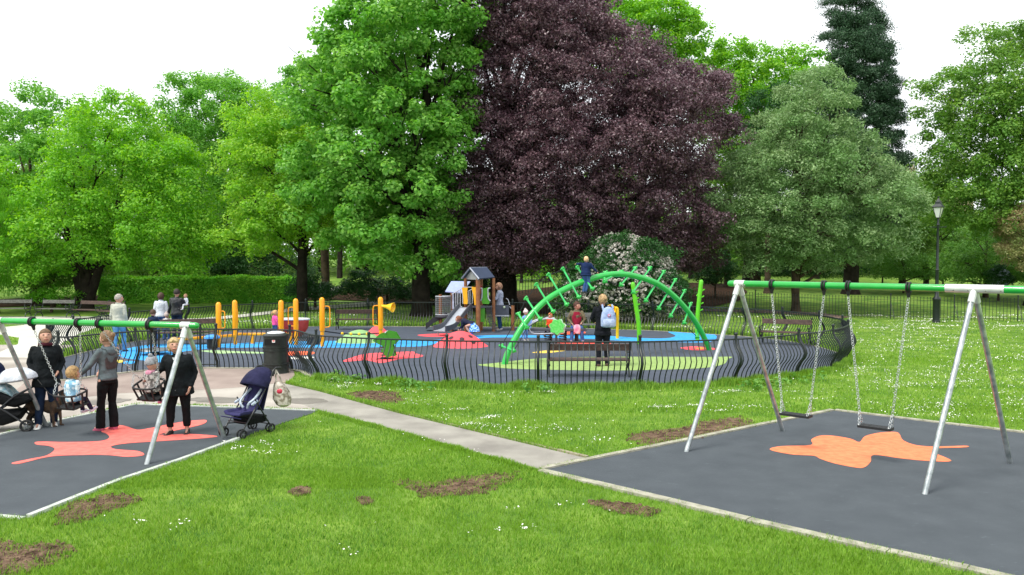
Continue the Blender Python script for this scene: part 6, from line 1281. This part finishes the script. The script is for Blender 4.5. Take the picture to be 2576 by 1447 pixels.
b = MB(); b.loft([(Vector((dx, 0, z)), Vector((rx, 0, 0)), Vector((0, rx*.7, 0))) for z, rx, dx in ((0, .05, .07), (.04, .12, .07), (.14, .15, .05), (.26, .13, .03), (.36, .09, .0), (.42, .05, -.02))], 16, expo=.8)
b.v = [(x+random.uniform(-.008, .008), y+random.uniform(-.008, .008), z) for x, y, z in b.v]; b.build('bag', cbm, cbx)
for s in (-1, 1): b = MB(); b.tube([(s*.045, 0, .40), (s*.03-.03, .01, .52), (-.06, .02, .62)], [.018, .012, .012], 6); b.build('handle', cbm, cbx)
b = MB(); b.sphere((.03, -.085, .27), (.05, .02, .045), 10, 6); b.build('red_print', mat('print_red', '#c2304a', .4), cbx)
# pram at the left edge
pp = P(16, 1082); pm = thing('pram', 'large black pushchair with a white sunshade, navy hood and pale blanket at the left edge', 'pushchair', pp, R(-75))
# local +y = front (towards right of the picture)
b = MB()
for s in (-1, 1):
    x = s*.27; b.tube([(x, .38, .12), (x, .1, .35), (x, -.15, .52), (x, -.62, 1.02)], .016, 8); b.tube([(x, -.40, .16), (x, .0, .42)], .015, 8); b.tube(spline([(x*.9, .0, .42), (x*.9, .2, .6), (x*.9, .42, .72)], 3), .016, 8)
b.tube([(-.27, -.62, 1.02), (.27, -.62, 1.02)], .02, 8); b.tube([(-.27, .38, .12), (.27, .38, .12)], .012, 6); b.tube([(-.27, -.4, .16), (.27, -.4, .16)], .012, 6); b.build('frame', M_fr, pm)
for s in (-1, 1): wheel(pm, Vector((s*.27, .38, .105)), .105, .04, Vector((1, 0, 0)), 7); wheel(pm, Vector((s*.29, -.42, .14)), .14, .045, Vector((1, 0, 0)), 7)
b = MB(); b.loft([(Vector((0, y, z)), Vector((.25, 0, 0)), Vector((0, .02, rz))) for y, z, rz in ((-.38, .3, .05), (-.3, .24, .12), (.0, .22, .13), (.22, .26, .10), (.28, .3, .04))], 14, expo=.7); b.build('basket', BLACK, pm)
b = MB(); b.loft([(Vector((0, y, z)), Vector((.24, 0, 0)), Vector((0, -.03, rz))) for y, z, rz in ((-.38, .76, .05), (-.28, .70, .13), (-.05, .57, .13), (.15, .50, .11), (.34, .53, .07), (.42, .55, .03))], 14, expo=.7); b.build('seat', BLACK, pm)
b = MB(); b.loft([(Vector((0, y, z)), Vector((.2, 0, 0)), Vector((0, -.02, rz))) for y, z, rz in ((-.22, .82, .03), (-.1, .76, .08), (.06, .68, .08), (.15, .60, .03))], 14, expo=.8); b.build('blanket', cloth('pale_blanket', '#6f9aa8', col2='#c8d4d8', scale=14, detail=2), pm)
b = MB(); b.sphere((0, -.24, .98), (.27, .24, .22), 18, 12, fn=lambda d, p: Vector((p.x, p.y, max(p.z, -.06)))); b.build('hood', cloth('navy_hood', '#0f1a3a'), pm)
b = MB(); b.sphere((0, .16, .86), (.26, .36, .19), 24, 14, M=Matrix.Rotation(R(6), 3, 'X'), fn=lambda d, p: Vector((p.x, p.y, p.z if p.z > 0 else p.z*.25))); so2 = b.build('sunshade', cloth('white_muslin', '#b8bec8', col2='#d6dae2'), pm)
